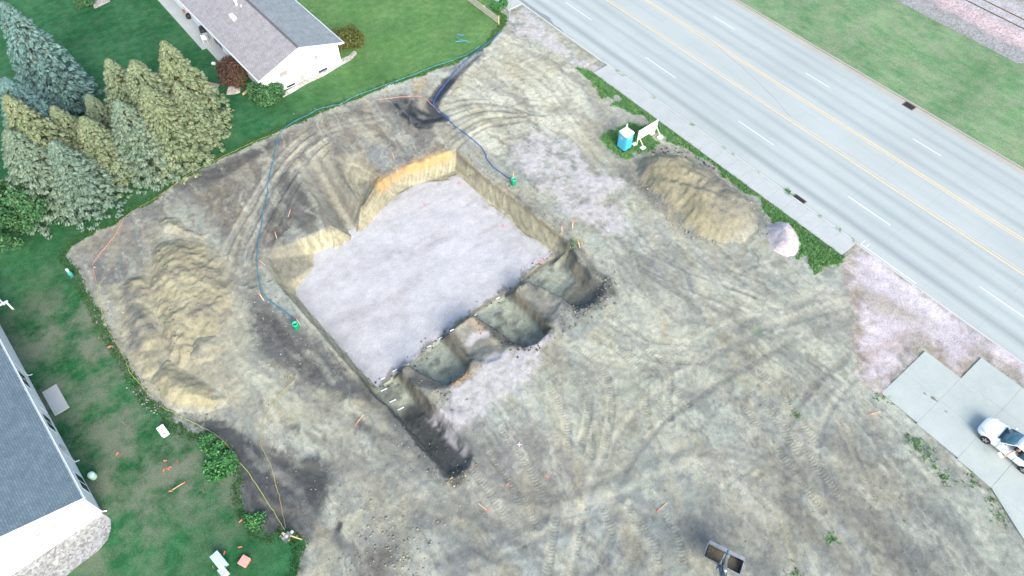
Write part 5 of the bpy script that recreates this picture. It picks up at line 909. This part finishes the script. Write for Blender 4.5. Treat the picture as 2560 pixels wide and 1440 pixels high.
M_PNK = simple('pink_cord', (.52, .24, .19), .6); M_YLC = simple('yellow_cord', (.34, .29, .12), .6); M_YGC = simple('lime_cord', (.36, .40, .12), .6)
CG = 'extension cords on the site'
cable('cord', [(940, 250), (965, 247), (1000, 243), (1040, 240), (1060, 245), (1080, 262), (1100, 282)], .028, M_PNK, 'pink cord wandering past the black mud hollow', 'cord', CG)
cable('cord', [(310, 545), (298, 570), (275, 605), (250, 635), (233, 660), (238, 690), (242, 705)], .028, M_PNK, 'pink cord across the dark western corner of the site', 'cord', CG)
cable('cord', [(242, 705), (248, 750), (258, 790), (275, 830), (300, 870), (315, 900), (325, 930), (350, 960), (370, 985)], .022, M_YGC, 'lime cord along the lawn edge west of the spoil ridge', 'cord', CG)
cable('cord', [(400, 1015), (450, 1040), (500, 1065), (550, 1095), (590, 1140), (640, 1210), (690, 1290), (712, 1325)], .025, M_YGC, 'lime cord running to the power pedestal past the weed bush', 'cord', CG)
cable('cord', [(735, 955), (722, 945), (728, 935), (738, 948), (720, 965), (700, 985), (680, 1010), (655, 1060), (650, 1090), (655, 1120), (675, 1155), (690, 1210), (705, 1270), (714, 1320)], .024, M_YLC, 'yellow cord from the haul road down to the power pedestal', 'cord', CG)
cable('cord', [(700, 330), (640, 352), (560, 390), (480, 432), (400, 488), (345, 520), (315, 540)], .02, M_YLC, 'thin tan string along the lawn edge beside the spruces', 'cord', CG)
# survey stakes and pin flags
M_STAKE = simple('lath', (.55, .42, .25), .8, var=.15); M_FLUO = simple('fluorescent_orange', (.85, .16, .08), .6, var=.05); M_FLP = simple('fluorescent_pink', (.85, .22, .30), .6, var=.05)
stk = None
def stake(px, py, label, tilt=0.0, rz=0.0, h=1.0):
    global stk
    p = at(px, py)
    if stk is None: stk = empty('survey_stake'); box('lath', M_STAKE, stk, -.022, .022, -.012, .012, -.15, .66); box('painted_top', M_FLUO, stk, -.023, .023, -.013, .013, .661, .86); e = stk
    else: e = copy_tree(stk)
    e.location = p; e.rotation_euler = (tilt, 0, rz); e.scale = (1.3, 1.3, h); tag(e, label, 'stake', 'survey stakes around the excavation')
for q, l, t_ in (((985, 398), 'stake on the far rim above the scooped bench', .05), ((720, 542), 'pale stake on the dark block west of the haul ramp', .5), ((692, 596), 'stake on the dark block above the side bay', .1), ((662, 662), 'stake left of the side bay beside the teal hose', .3), ((660, 752), 'stake just under the bend of the teal hose', .3), ((751, 812), 'stake standing beside the western green riser', .1), ((1283, 446), 'stake standing behind the eastern green riser', .05), ((1431, 570), 'stake near the east rim at the pink stone', .05), ((1405, 582), 'pale thin stake right at the east rim', .1), ((1450, 620), 'stake by the small green patch east of the rim', .35)): stake(*q, l, t_, q[0] * .7)
for q, l, rz in (((906, 1040), 'stake lying flat south-west of the long trench', -.5), ((1200, 1262), 'stake lying flat on the brown yard near the bottom', .9), ((1662, 1262), 'long stake lying flat in the middle of the southern yard', -.9), ((436, 1222), 'orange-tipped stake lying on the lawn among flags', 2.2), ((2197, 1030), 'yellow stake lying by the driveway corner', -1.3)):
    p = at(*q); e = copy_tree(stk); e.location = (p.x, p.y, p.z + .03); e.rotation_euler = (R(88), 0, rz + R(-39)); e.scale = (1.25, 1.25, .85); tag(e, l, 'stake', 'survey stakes lying on the ground')
flg = None
for i, (q, l) in enumerate((((275, 875), 'beside the lime cord bend west of the ridge'), ((316, 1064), 'on the dry lawn right of the square landing'), ((301, 1136), 'alone on the dry lawn below the white box'), ((414, 1157), 'uppermost of the lawn flag cluster'), ((450, 1162), 'rightmost of the lawn flag cluster'), ((432, 1172), 'in the middle of the lawn flag cluster'), ((422, 1175), 'left of the middle of the lawn flag cluster'), ((413, 1185), 'lowest of the lawn flag cluster'), ((436, 1232), 'beside the stake lying on the lawn'), ((512, 1229), 'on the lawn left of the lower weed bush'), ((602, 1310), 'at the dirt corner left of the power pedestal'), ((419, 1092), 'at the corner of the white box'), ((567, 1382), 'above the green pedestal'), ((600, 1373), 'above the pink box'), ((539, 1425), 'left of the grey pedestal'), ((1272, 1214), 'on the brown yard below the paint marks'), ((1362, 1195), 'on the brown yard right of the paint marks'), ((1275, 1092), 'beside the white paint cross on the yard'))):
    p = at(*q)
    if flg is None: flg = empty('pin_flag'); MB().tube([(0, 0, -.05), (0, 0, .42)], .006, 5).build('wire', M_STEEL, flg); MB().box(0, .17, -.004, .004, .28, .42).build('flag', M_FLUO, flg); e = flg
    else: e = copy_tree(flg)
    e.location = p; e.rotation_euler = (0, 0, i * 1.9); e.scale = (1.25, 1.25, 1.0); tag(e, 'small orange pin flag ' + l, 'flag', 'orange pin flags')
# paint on the stone bed
M_WP = simple('white_marking', (.85, .87, .88), .7, var=.03)
for k in (0, 1, 2, 4, 5, 6, 8, 10):
    f = k / 10; p = at(958 + f * (1245 - 958), 953 + f * (752 - 953) - 6); o = MB().box(-.035, .035, -.16, .16, 0, .012).build('paint_mark', M_WP); o.location = (p.x, p.y, p.z + .06); o.rotation_euler = (0, 0, R(86)); tag(o, {0: 'first', 1: 'second', 2: 'third', 4: 'fourth', 5: 'fifth', 6: 'sixth', 8: 'seventh', 10: 'last'}[k] + ' white paint dash along the stone bed, counted from the long trench', 'paint mark', 'white paint dashes along the stone bed')
for k, q in enumerate(((982, 1003), (1002, 1022), (960, 975))):
    p = at(*q); o = MB().box(-.05, .05, -.25, .25, 0, .012).build('paint_mark', M_WP); o.location = (p.x, p.y, p.z + .05); o.rotation_euler = (0, 0, R(80)); tag(o, ('middle white paint dash on the floor of the long trench', 'lowest white paint dash on the floor of the long trench', 'uppermost white paint dash at the mouth of the long trench')[k], 'paint mark')
for k, (q, l) in enumerate((((1148, 458), 'small pink paint mark near the far corner of the stone bed'), ((1062, 512), 'small pink paint mark in the upper middle of the stone bed'), ((1258, 565), 'pink paint mark near the east side of the stone bed'), ((1352, 654), 'pink paint mark at the near right corner of the stone bed'), ((1298, 1112), 'pale pink paint mark on the brown yard'))):
    p = at(*q); o = MB().box(-.03, .03, -.15, .15, 0, .012).box(-.15, .15, -.03, .03, 0.0005, .0115).build('paint_mark', M_FLP if k < 4 else simple('pale_pink', (.75, .55, .58), .7)); o.location = (p.x, p.y, p.z + .05); o.rotation_euler = (0, 0, k); tag(o, l, 'paint mark')
# utility boxes on the lawn
def cabinet(name, px, py, sx, sy, h, mat, lidmat, rz, label):
    p = at(px, py); e = empty(name, (p.x, p.y, p.z), rz); MB().box(-sx / 2, sx / 2, -sy / 2, sy / 2, -.05, h).bevel(.03, 1).build('body', mat, e); MB().box(-sx / 2 - .02, sx / 2 + .02, -sy / 2 - .02, sy / 2 + .02, h + .001, h + .05).bevel(.02, 1).build('lid', lidmat, e); tag(e, label, 'utility box'); return e
cabinet('utility_box', 410, 1080, .45, .8, .25, M_WROOF, M_WROOF, R(5), 'white low utility box on the lawn beside the weeds')
M_PGR = simple('pale_green_metal', (.36, .62, .54), .5, var=.06); M_PGL = simple('pale_green_cover', (.42, .70, .62), .5)
cabinet('utility_box', 553, 1405, .5, .95, .55, M_PGR, M_PGL, R(8), 'pale green utility pedestal on the lawn at the bottom edge'); cabinet('utility_box', 562, 1432, .4, .55, .35, M_GREY, M_GREY, R(8), 'grey utility pedestal right below the pale green one'); cabinet('utility_box', 613, 1405, .55, .5, .25, simple('salmon_plastic', (.62, .22, .18), .6, var=.1), simple('salmon_lid', (.66, .30, .25), .6, var=.1), R(25), 'salmon pink box on the lawn right of the pale green pedestal')
p = at(182, 692); e = empty('telecom_pedestal', (p.x, p.y, p.z)); M_TLG = simple('teal_green_metal', (.04, .26, .22), .5, var=.08); MB().lathe([(.16, -.05), (.16, .55), (.13, .6)], 14).build('body', M_TLG, e, True); MB().lathe([(.11, .6), (.11, 1.0), (.03, 1.04)], 12).build('cap', simple('pale_teal_cap', (.34, .52, .50), .5), e, True); tag(e, 'slim teal telecom pedestal on the lawn by the western dirt corner', 'pedestal')
p = at(724, 1352); e = empty('power_pedestal', (p.x, p.y, p.z), R(20)); box('post', M_WOODL, e, -.06, .06, .0, .1, -.2, 1.5); box('panel', M_STEEL, e, -.28, .28, -.16, -.002, .55, 1.25, bev=.015); box('meter_base', M_STEEL, e, -.18, .18, -.22, -.162, .95, 1.22, bev=.01); MB().lathe([(.09, 0), (.1, .03), (.09, .1), (.03, .12)], 14, (0, -.19, 1.25)).build('meter', M_GREY, e); box('outlet_box', M_GREY, e, .29, .5, -.12, -.002, .6, .85, bev=.01); MB().tube([(-.2, -.05, 1.25), (-.2, -.05, 1.75), (-.28, -.1, 1.8)], .035, 6).build('conduit', M_STEEL, e); MB().tube([(.05, .05, 1.3), (.45, -.6, 0)], .04, 5).build('brace', M_WOODL, e); tag(e, 'silver temporary power pedestal on a braced post in the grass corner', 'pedestal')
# plank fence, leaning pole, loose blue pipes at the top
fn = empty('plank_fence', (40.1, 51.6, 0))
for k in range(5): box('post', M_WOODL, fn, -.05, .05, k * 2.4 - .05, k * 2.4 + .05, -.2, .95)
M_PLK = simple('grey_plank', (.48, .44, .36), .85, var=.22, scale=3)
for k in range(4):
    for z in (.12, .40, .68): box('plank', M_PLK, fn, -.08, -.052, k * 2.4 + .01, k * 2.4 + 2.39, z, z + .2, bev=.004)
tag(fn, 'low weathered plank fence ending at the corner of the upper lawn', 'fence')
pl = empty('street_pole', (41.4, 51.5, 0)); pl.rotation_euler = (R(-8), R(16), 0); MB().tube([(0, 0, -.3), (0, 0, 2.6)], .05, 10).build('pole', M_STEEL, pl); MB().box(-.16, .16, -.02, .02, 2.3, 2.62).bevel(.01, 1).build('marker', M_FLUO, pl); tag(pl, 'leaning grey steel pole with an orange marker at the upper entrance', 'pole')
for k, (a, b_) in enumerate((((1143, 87), (1160, 89)), ((1141, 93), (1152, 105)), ((1139, 106), (1168, 104)), ((1150, 100), (1175, 110)))):
    A, B = at(*a), at(*b_); o = MB().tube([(A.x, A.y, .05 + .03 * k), (B.x, B.y, .05 + .03 * k)], .04, 7).build('loose_pipe', M_CYAN); tag(o, ('uppermost', 'second', 'third', 'lowest')[k] + ' of the loose blue pipes on the upper lawn', 'pipe', 'loose blue pipes')
# ------------------------------------------------------------------ car with a driver reaching out of the window
M_PAINT = simple('white_car_paint', (.78, .80, .80), .25, var=.015, spec=.5, coat=.8); M_CGLASS = simple('car_glass', (.045, .13, .16), .06, var=.15, spec=.7); M_TYRE = simple('tyre_rubber', (.022, .022, .024), .85); M_RIM = simple('alloy_rim', (.55, .57, .58), .3, .7, var=.1); M_INT = simple('car_interior', (.03, .03, .035), .8); M_LAMP = simple('headlamp_glass', (.50, .60, .62), .1, spec=.7)
car = empty('white_car', (37.36, -6.40, .03), R(90))
ST_ = [(2.20, .50, .34, .52, .56), (2.12, .70, .26, .60, .65), (1.95, .82, .21, .66, .73), (1.6, .87, .20, .73, .82), (1.2, .885, .19, .79, .89), (.8, .89, .19, .85, .95), (.3, .89, .19, .89, .93), (-.4, .89, .19, .91, .93), (-1.0, .89, .19, .93, .95), (-1.5, .875, .20, .94, 1.0), (-1.9, .83, .24, .93, 1.0), (-2.12, .72, .30, .88, .93), (-2.2, .56, .36, .80, .82)]
bm = bmesh.new(); rows = []
for x, hw, zb, zs, zt in ST_:
    half = [(0, zb), (.72 * hw, zb), (.95 * hw, zb + .07), (hw, zb + .2), (hw, (zb + zs) / 2 + .05), (.985 * hw, zs - .08), (.93 * hw, zs), (.70 * hw, zs + (zt - zs) * .62), (.35 * hw, zs + (zt - zs) * .93), (0, zt)]
    rows.append([bm.verts.new((x, y, z)) for y, z in half] + [bm.verts.new((x, -y, z)) for y, z in half[-2:0:-1]])
for a, b_ in zip(rows, rows[1:]):
    for k in range(len(a)): bm.faces.new((a[k], a[(k + 1) % len(a)], b_[(k + 1) % len(a)], b_[k]))
bm.faces.new(rows[0]); bm.faces.new(rows[-1][::-1]); bmesh.ops.recalc_face_normals(bm, faces=bm.faces); me = bpy.data.meshes.new('body'); bm.to_mesh(me); bm.free()
body = link('body', me, M_PAINT, car, True); sb = body.modifiers.new('s', 'SUBSURF'); sb.levels = sb.render_levels = 1
# greenhouse: base ring on the shoulder, roof ring above
def gh(x, y, z): return Vector((x, y, z))
WB, WT = [(.98, 0, .955), (.90, .45, .945), (.72, .76, .925)], [(.10, 0, 1.44), (.07, .36, 1.43), (-.02, .56, 1.405)]
def strip(name, mat, lo_, hi_, parent, off=0):
    m = MB(); n = len(lo_); a = [m.bm.verts.new(p) for p in lo_]; b_ = [m.bm.verts.new(p) for p in hi_]
    for i in range(n - 1): m.bm.faces.new((a[i], a[i + 1], b_[i + 1], b_[i]))
    o = m.build(name, mat, parent, True); s_ = o.modifiers.new('t', 'SOLIDIFY'); s_.thickness = .02; s_.offset = -1; return o
mir = lambda P: [(x, -y, z) for x, y, z in P]
strip('windshield', M_CGLASS, mir(WB)[::-1] + WB[1:], mir(WT)[::-1] + WT[1:], car)
RB, RT = [(-1.95, 0, 1.0), (-1.90, .45, .985), (-1.74, .70, .955)], [(-1.40, 0, 1.40), (-1.37, .35, 1.39), (-1.28, .54, 1.365)]
strip('rear_window', M_CGLASS, mir(RB)[::-1] + RB[1:], mir(RT)[::-1] + RT[1:], car)
roofp = [(.12, 0, 1.45), (-.3, 0, 1.475), (-.8, 0, 1.47), (-1.42, 0, 1.41)]; m = MB(); g_ = []
for x, z, w in ((.10, 1.445, .37), (-.25, 1.472, .56), (-.75, 1.47, .57), (-1.15, 1.445, .56), (-1.42, 1.40, .36)): g_.append([m.bm.verts.new((x - (.10 if abs(f) == 1 and x > 0 else 0) + (.10 if abs(f) == 1 and x < -1.3 else 0), f * (w if 0 > x > -1.3 else .57), z - .055 * f * f)) for f in (-1, -.6, 0, .6, 1)])
for a, b_ in zip(g_, g_[1:]):
    for k in range(4): m.bm.faces.new((a[k], a[k + 1], b_[k + 1], b_[k]))
rf = m.build('roof', M_PAINT, car, True); s_ = rf.modifiers.new('t', 'SOLIDIFY'); s_.thickness = .03; s_.offset = -1
for s in (1, -1):
    fw = [(.62, .80 * s, .93), (-.42, .815 * s, .95)], [(-.04, .575 * s, 1.39), (-.46, .58 * s, 1.41)]; rw = [(-.50, .815 * s, .95), (-1.60, .76 * s, .965)], [(-.54, .58 * s, 1.41), (-1.25, .56 * s, 1.375)]
    if s < 0: strip('side_window', M_CGLASS, *fw, car)
    strip('side_window', M_CGLASS, *rw, car)
    MB().tube([(.74, .785 * s, .92), (-.02, .575 * s, 1.41)], .035, 6).build('pillar', M_PAINT, car); MB().tube([(-.46, .825 * s, .94), (-.50, .585 * s, 1.42)], .035, 6).build('pillar', M_BLK, car); MB().tube([(-1.66, .74 * s, .95), (-1.27, .555 * s, 1.385)], .06, 6).build('pillar', M_PAINT, car); MB().tube([(-.02, .58 * s, 1.42), (-.5, .595 * s, 1.435), (-1.27, .565 * s, 1.40)], .028, 6).build('pillar', M_PAINT, car)
    mr = MB().box(.50, .68, .90 * s - .09, .90 * s + .09, .92, 1.05).bevel(.04, 2).build('mirror', M_PAINT, car, True)
    hl = MB(); hl.face([(2.10, .50 * s, .655), (1.80, .79 * s, .735), (1.62, .80 * s, .785), (1.92, .52 * s, .725)]); o = hl.build('headlight', M_LAMP, car); t_ = o.modifiers.new('t', 'SOLIDIFY'); t_.thickness = .03; t_.offset = 0
    box('door_seam', M_INT, car, .70, .715, .889 * s - .006, .889 * s + .006, .3, .84); box('door_seam', M_INT, car, -.47, -.455, .894 * s - .006, .894 * s + .006, .3, .9); hd = box('door_handle', M_PAINT, car, -.36, -.18, .89 * s - .02, .89 * s + .03, .80, .83, bev=.008)
    for x in (1.36, -1.30):
        w = empty('wheel', (x, .80 * s, .30)); w.parent = car; t_ = MB(); t_.lathe([(.20, -.10), (.29, -.10), (.315, -.07), (.315, .07), (.29, .10), (.20, .10)], 22); o = t_.build('tyre', M_TYRE, w, True); o.rotation_euler = (R(90), 0, 0); r_ = MB(); r_.lathe([(.205, -.05), (.205, .05)], 18)
        for k in range(5): a = k * 2 * math.pi / 5; r_.box(.02, .2, -.035, .035, -.105, .105, Matrix.Rotation(a, 4, 'Z'))
        o = r_.build('rim', M_RIM, w); o.rotation_euler = (R(90), 0, 0); MB().lathe([(.335, -.01), (.335, .01)], 20).build('wheel_arch', M_INT, w).rotation_euler = (R(90), 0, 0)
        w.children[-1].location = (0, .075 * s, .01)
box('dashboard', M_INT, car, .35, .75, -.72, .72, .80, .93, bev=.05); box('floor_pan', M_INT, car, -1.5, .5, -.74, .74, .40, .62)
for y in (.38, -.38): box('seat', M_INT, car, -.35, .2, y - .25, y + .25, .60, .72, bev=.05); box('seat_back', M_INT, car, -.55, -.38, y - .25, y + .25, .66, 1.22, bev=.05)
MB().tube([(.38 + .02 * math.cos(a), .38 + .18 * math.cos(a), .98 + .17 * math.sin(a)) for a in np.linspace(0, 2 * math.pi, 17)], .015, 6).build('steering_wheel', M_BLK, car); box('grille', M_BLK, car, 2.13, 2.17, -.4, .4, .42, .50); box('wiper', M_BLK, car, .93, .96, -.5, .1, .965, .98); box('cowl', M_BLK, car, .90, 1.0, -.6, .6, .940, .952)
tag(car, 'white sedan parked on the concrete driveway at the right edge', 'car')
# the driver: one skinned figure sitting in the seat, leaning towards the open window with the arm out
def figure(name, verts, edges, rads, mat, root=0, sub=2):
    me = bpy.data.meshes.new(name); me.from_pydata(verts, edges, []); o = link(name, me, mat); sk = o.modifiers.new('skin', 'SKIN'); sk.use_smooth_shade = True
    for i, r_ in enumerate(rads): me.skin_vertices[0].data[i].radius = (r_, r_) if not isinstance(r_, tuple) else r_
    me.skin_vertices[0].data[root].use_root = True; s_ = o.modifiers.new('s', 'SUBSURF'); s_.levels = s_.render_levels = sub; return o
M_SKIN = simple('skin', (.52, .30, .21), .6, var=.06); M_SHIRT = simple('navy_shirt', (.035, .05, .10), .85, var=.1); M_HAIR = simple('short_hair', (.30, .20, .13), .8, var=.2)
V = [(-.20, .40, .76), (-.24, .44, .95), (-.25, .50, 1.12), (-.24, .60, 1.20), (-.22, .68, 1.27), (-.22, .73, 1.36),   # pelvis, waist, chest, neck base, neck, head
     (-.18, .70, 1.12), (-.02, .88, .99), (.12, 1.08, .97), (.17, 1.15, .965),                                           # left shoulder, elbow on the sill, wrist, palm
     (-.20, .30, 1.10), (.02, .24, .92), (.26, .34, .98),                                                                # right arm to the wheel
     (.10, .48, .74), (.42, .48, .76), (.62, .48, .52), (.10, .30, .74), (.42, .28, .76), (.62, .28, .52),               # legs
     (.23, 1.17, .965), (.26, 1.18, .955), (.22, 1.20, .965), (.25, 1.22, .955), (.20, 1.225, .965), (.22, 1.25, .955), (.17, 1.235, .965), (.18, 1.26, .955), (.20, 1.10, .975), (.235, 1.10, .97)]
E_ = [(0, 1), (1, 2), (2, 3), (3, 4), (4, 5), (2, 6), (6, 7), (7, 8), (8, 9), (2, 10), (10, 11), (11, 12), (0, 13), (13, 14), (14, 15), (0, 16), (16, 17), (17, 18), (9, 19), (19, 20), (9, 21), (21, 22), (9, 23), (23, 24), (9, 25), (25, 26), (9, 27), (27, 28)]
RD = [(.15, .13), (.14, .11), (.15, .11), .09, .055, (.085, .10), .07, .045, .032, (.04, .018), .07, .045, .03, .085, .07, .05, .085, .07, .05] + [.010, .008] * 5
V[7] = (-.06, .92, 1.0)
for i_ in [8, 9] + list(range(19, 29)): V[i_] = (V[i_][0] - .12, V[i_][1] + .14, V[i_][2] - .20)
RD[7:10] = [.055, .042, (.045, .022)]
drv = figure('person', V, E_, RD, M_SKIN); drv.location = car.location; drv.rotation_euler = car.rotation_euler
sh = figure('shirt', [V[0], V[1], V[2], V[3], V[6], (-.11, .78, 1.06), V[10], (-.09, .27, 1.01)], [(0, 1), (1, 2), (2, 3), (2, 4), (4, 5), (2, 6), (6, 7)], [(.17, .15), (.165, .135), (.175, .135), .095, .085, .07, .085, .07], M_SHIRT); sh.parent = drv
hr = MB(); hr.lathe([(.088, -.01), (.098, .03), (.085, .085), (.045, .115), (.01, .122)], 14); h_ = hr.build('hair', M_HAIR, drv, True); h_.location = (-.235, .735, 1.36); h_.scale = (1.1, .95, 1)
fc = MB(); fc.box(-.012, .022, -.012, .012, -.02, .02); n_ = fc.build('nose', M_SKIN, drv); n_.location = (-.125, .745, 1.355)
for s in (-1, 1):
    e_ = MB().lathe([(.012, -.006), (.012, .006)], 8).build('eye', M_HAIR, drv); e_.location = (-.135, .74 + .035 * s, 1.385); e_.rotation_euler = (0, R(90), 0); ear = MB().lathe([(.02, -.008), (.028, 0), (.02, .008)], 8).build('ear', M_SKIN, drv); ear.location = (-.22, .735 + .092 * s, 1.37); ear.rotation_euler = (R(90), 0, 0)
mo = MB().box(-.004, .004, -.025, .025, -.004, .004).build('mouth', simple('lips', (.38, .16, .13), .6), drv); mo.location = (-.130, .742, 1.315)
tag(drv, 'driver in a navy shirt leaning out of the white car window with an arm out', 'person')
pp = MB(); pp.box(-.02, .32, -.02, .24, -.004, .004); pp.box(-.05, .28, .03, .29, .006, .012); pp.build('paper_sheets', M_WROOF).matrix_world = Matrix.Translation((37.36 - 1.36, -6.40 + .06, .76)) @ Matrix.Rotation(R(70), 4, 'Z') @ Matrix.Rotation(R(12), 4, 'X'); tag(bpy.data.objects['paper_sheets'], 'white paper held out by the driver of the white car', 'paper')

# ------------------------------------------------------------------ excavator: bucket, stick and boom reach into the bottom of the picture, the machine stands just below it
M_EXB = simple('blue_grey_steel', (.13, .19, .24), .5, .3, var=.25, scale=4, bmp=.1); M_EXE = simple('worn_bucket_steel', (.36, .38, .38), .45, .6, var=.25, scale=5); M_EXY = simple('yellow_machine_paint', (.55, .36, .05), .45, var=.1); M_DIRT = simple('bucket_soil', (.10, .085, .06), .95, var=.3, scale=6, bmp=.4)
ex = empty('excavator', (10.54, -1.88, 0)); ang = math.atan2(.39, .92); ex.rotation_euler = (0, 0, ang)          # local +x points to the bucket
# wide grading bucket lying open towards the sky, lip forward
bk = empty('bucket', (6.75, 0, 1.05)); bk.parent = ex; hw = 1.08
prof = [(.52, .30), (.62, .02), (.55, -.22), (.30, -.38), (-.02, -.36), (-.26, -.18), (-.38, .10), (-.40, .34)]
m = MB(); A = [[m.bm.verts.new((x, s * hw, z)) for x, z in prof] for s in (-1, 1)]
for i in range(len(prof) - 1): m.bm.faces.new((A[0][i], A[0][i + 1], A[1][i + 1], A[1][i]))
o = m.build('shell', M_EXE, bk); t_ = o.modifiers.new('t', 'SOLIDIFY'); t_.thickness = .035; t_.offset = 0
for s in (-1, 1):
    m = MB(); a = [m.bm.verts.new((x, s * (hw + .018) - .018, z)) for x, z in prof]; b_ = [m.bm.verts.new((x, s * (hw + .018) + .018, z)) for x, z in prof]; m.bm.faces.new(a); m.bm.faces.new(b_[::-1])
    for i in range(len(prof)): m.bm.faces.new((a[i], b_[i], b_[(i + 1) % len(prof)], a[(i + 1) % len(prof)]))
    m.build('side_plate', M_EXE, bk)
box('cutting_edge', M_EXE, bk, .46, .66, -hw, hw, .29, .325); box('soil', M_DIRT, bk, -.30, .52, -hw + .06, hw - .06, -.20, -.06, bev=.05)
for y in (-.16, .16): box('lug', M_EXB, bk, -.62, -.30, y - .03, y + .03, -.2, .42)
m = MB(); m.tube([(6.25, 0, 1.25), (5.9, 0, 1.9), (5.2, 0, 3.2), (4.75, 0, 3.9)], [.15, .17, .21, .2], 4); m.build('stick', M_EXB, ex)
m = MB(); m.tube([(7.15, 0, 1.9), (6.7, 0, 2.2)], .06, 8); m.tube([(6.25, .12, 1.35), (6.95, .12, 2.0)], .05, 6); m.tube([(6.25, -.12, 1.35), (6.95, -.12, 2.0)], .05, 6); m.build('linkage', M_EXB, ex); MB().tube([(6.9, 0, 2.05), (6.1, 0, 2.7), (5.4, 0, 3.55)], [.05, .08, .08], 8).build('cylinder', M_STEEL, ex)
for y in (-.13, .13): MB().tube([(5.0, y, 3.5), (5.6, y, 3.1), (6.2, y, 2.3), (6.5, y, 1.9)], .022, 5).build('hydraulic_hose', M_BLK, ex)
m = MB(); m.tube([(4.75, 0, 3.9), (3.4, 0, 3.9), (2.0, 0, 3.0), (1.0, 0, 1.4)], [.18, .25, .28, .22], 4); m.build('boom', M_EXB, ex)
m = MB(); m.box(-1.7, 1.1, -1.15, 1.15, .95, 1.75).bevel(.08); m.build('house', M_EXB, ex); cb = MB().box(-.3, 1.15, .25, 1.15, 1.76, 2.85).bevel(.08).build('cab', M_EXB, ex); box('cab_window', M_CGLASS, cb, 1.12, 1.17, .35, 1.05, 1.95, 2.7); box('cab_window', M_CGLASS, cb, -.1, .95, 1.13, 1.17, 1.95, 2.7); box('counterweight', M_EXB, ex, -2.0, -1.705, -1.1, 1.1, 1.0, 1.7, bev=.08)
for s in (-1, 1):
    m = MB(); L_ = [(1.5 * math.cos(a) + (0), .38 + .38 * math.sin(a)) for a in ()]; P_ = [(-1.5, 0), (1.5, 0), (1.78, .14), (1.88, .4), (1.78, .66), (1.5, .8), (-1.5, .8), (-1.78, .66), (-1.88, .4), (-1.78, .14)]
    y0, y1 = (s * 1.2 - .25, s * 1.2 + .25); a = [m.bm.verts.new((x, y0, z)) for x, z in P_]; b_ = [m.bm.verts.new((x, y1, z)) for x, z in P_]; m.bm.faces.new(a); m.bm.faces.new(b_[::-1])
    for i in range(10): m.bm.faces.new((a[i], b_[i], b_[(i + 1) % 10], a[(i + 1) % 10]))
    m.build('track', M_TYRE, ex)
box('undercarriage', M_EXB, ex, -1.2, 1.2, -.94, .94, .3, .9); tag(ex, 'blue-grey excavator reaching into the bottom edge with a wide soil-filled bucket', 'excavator')
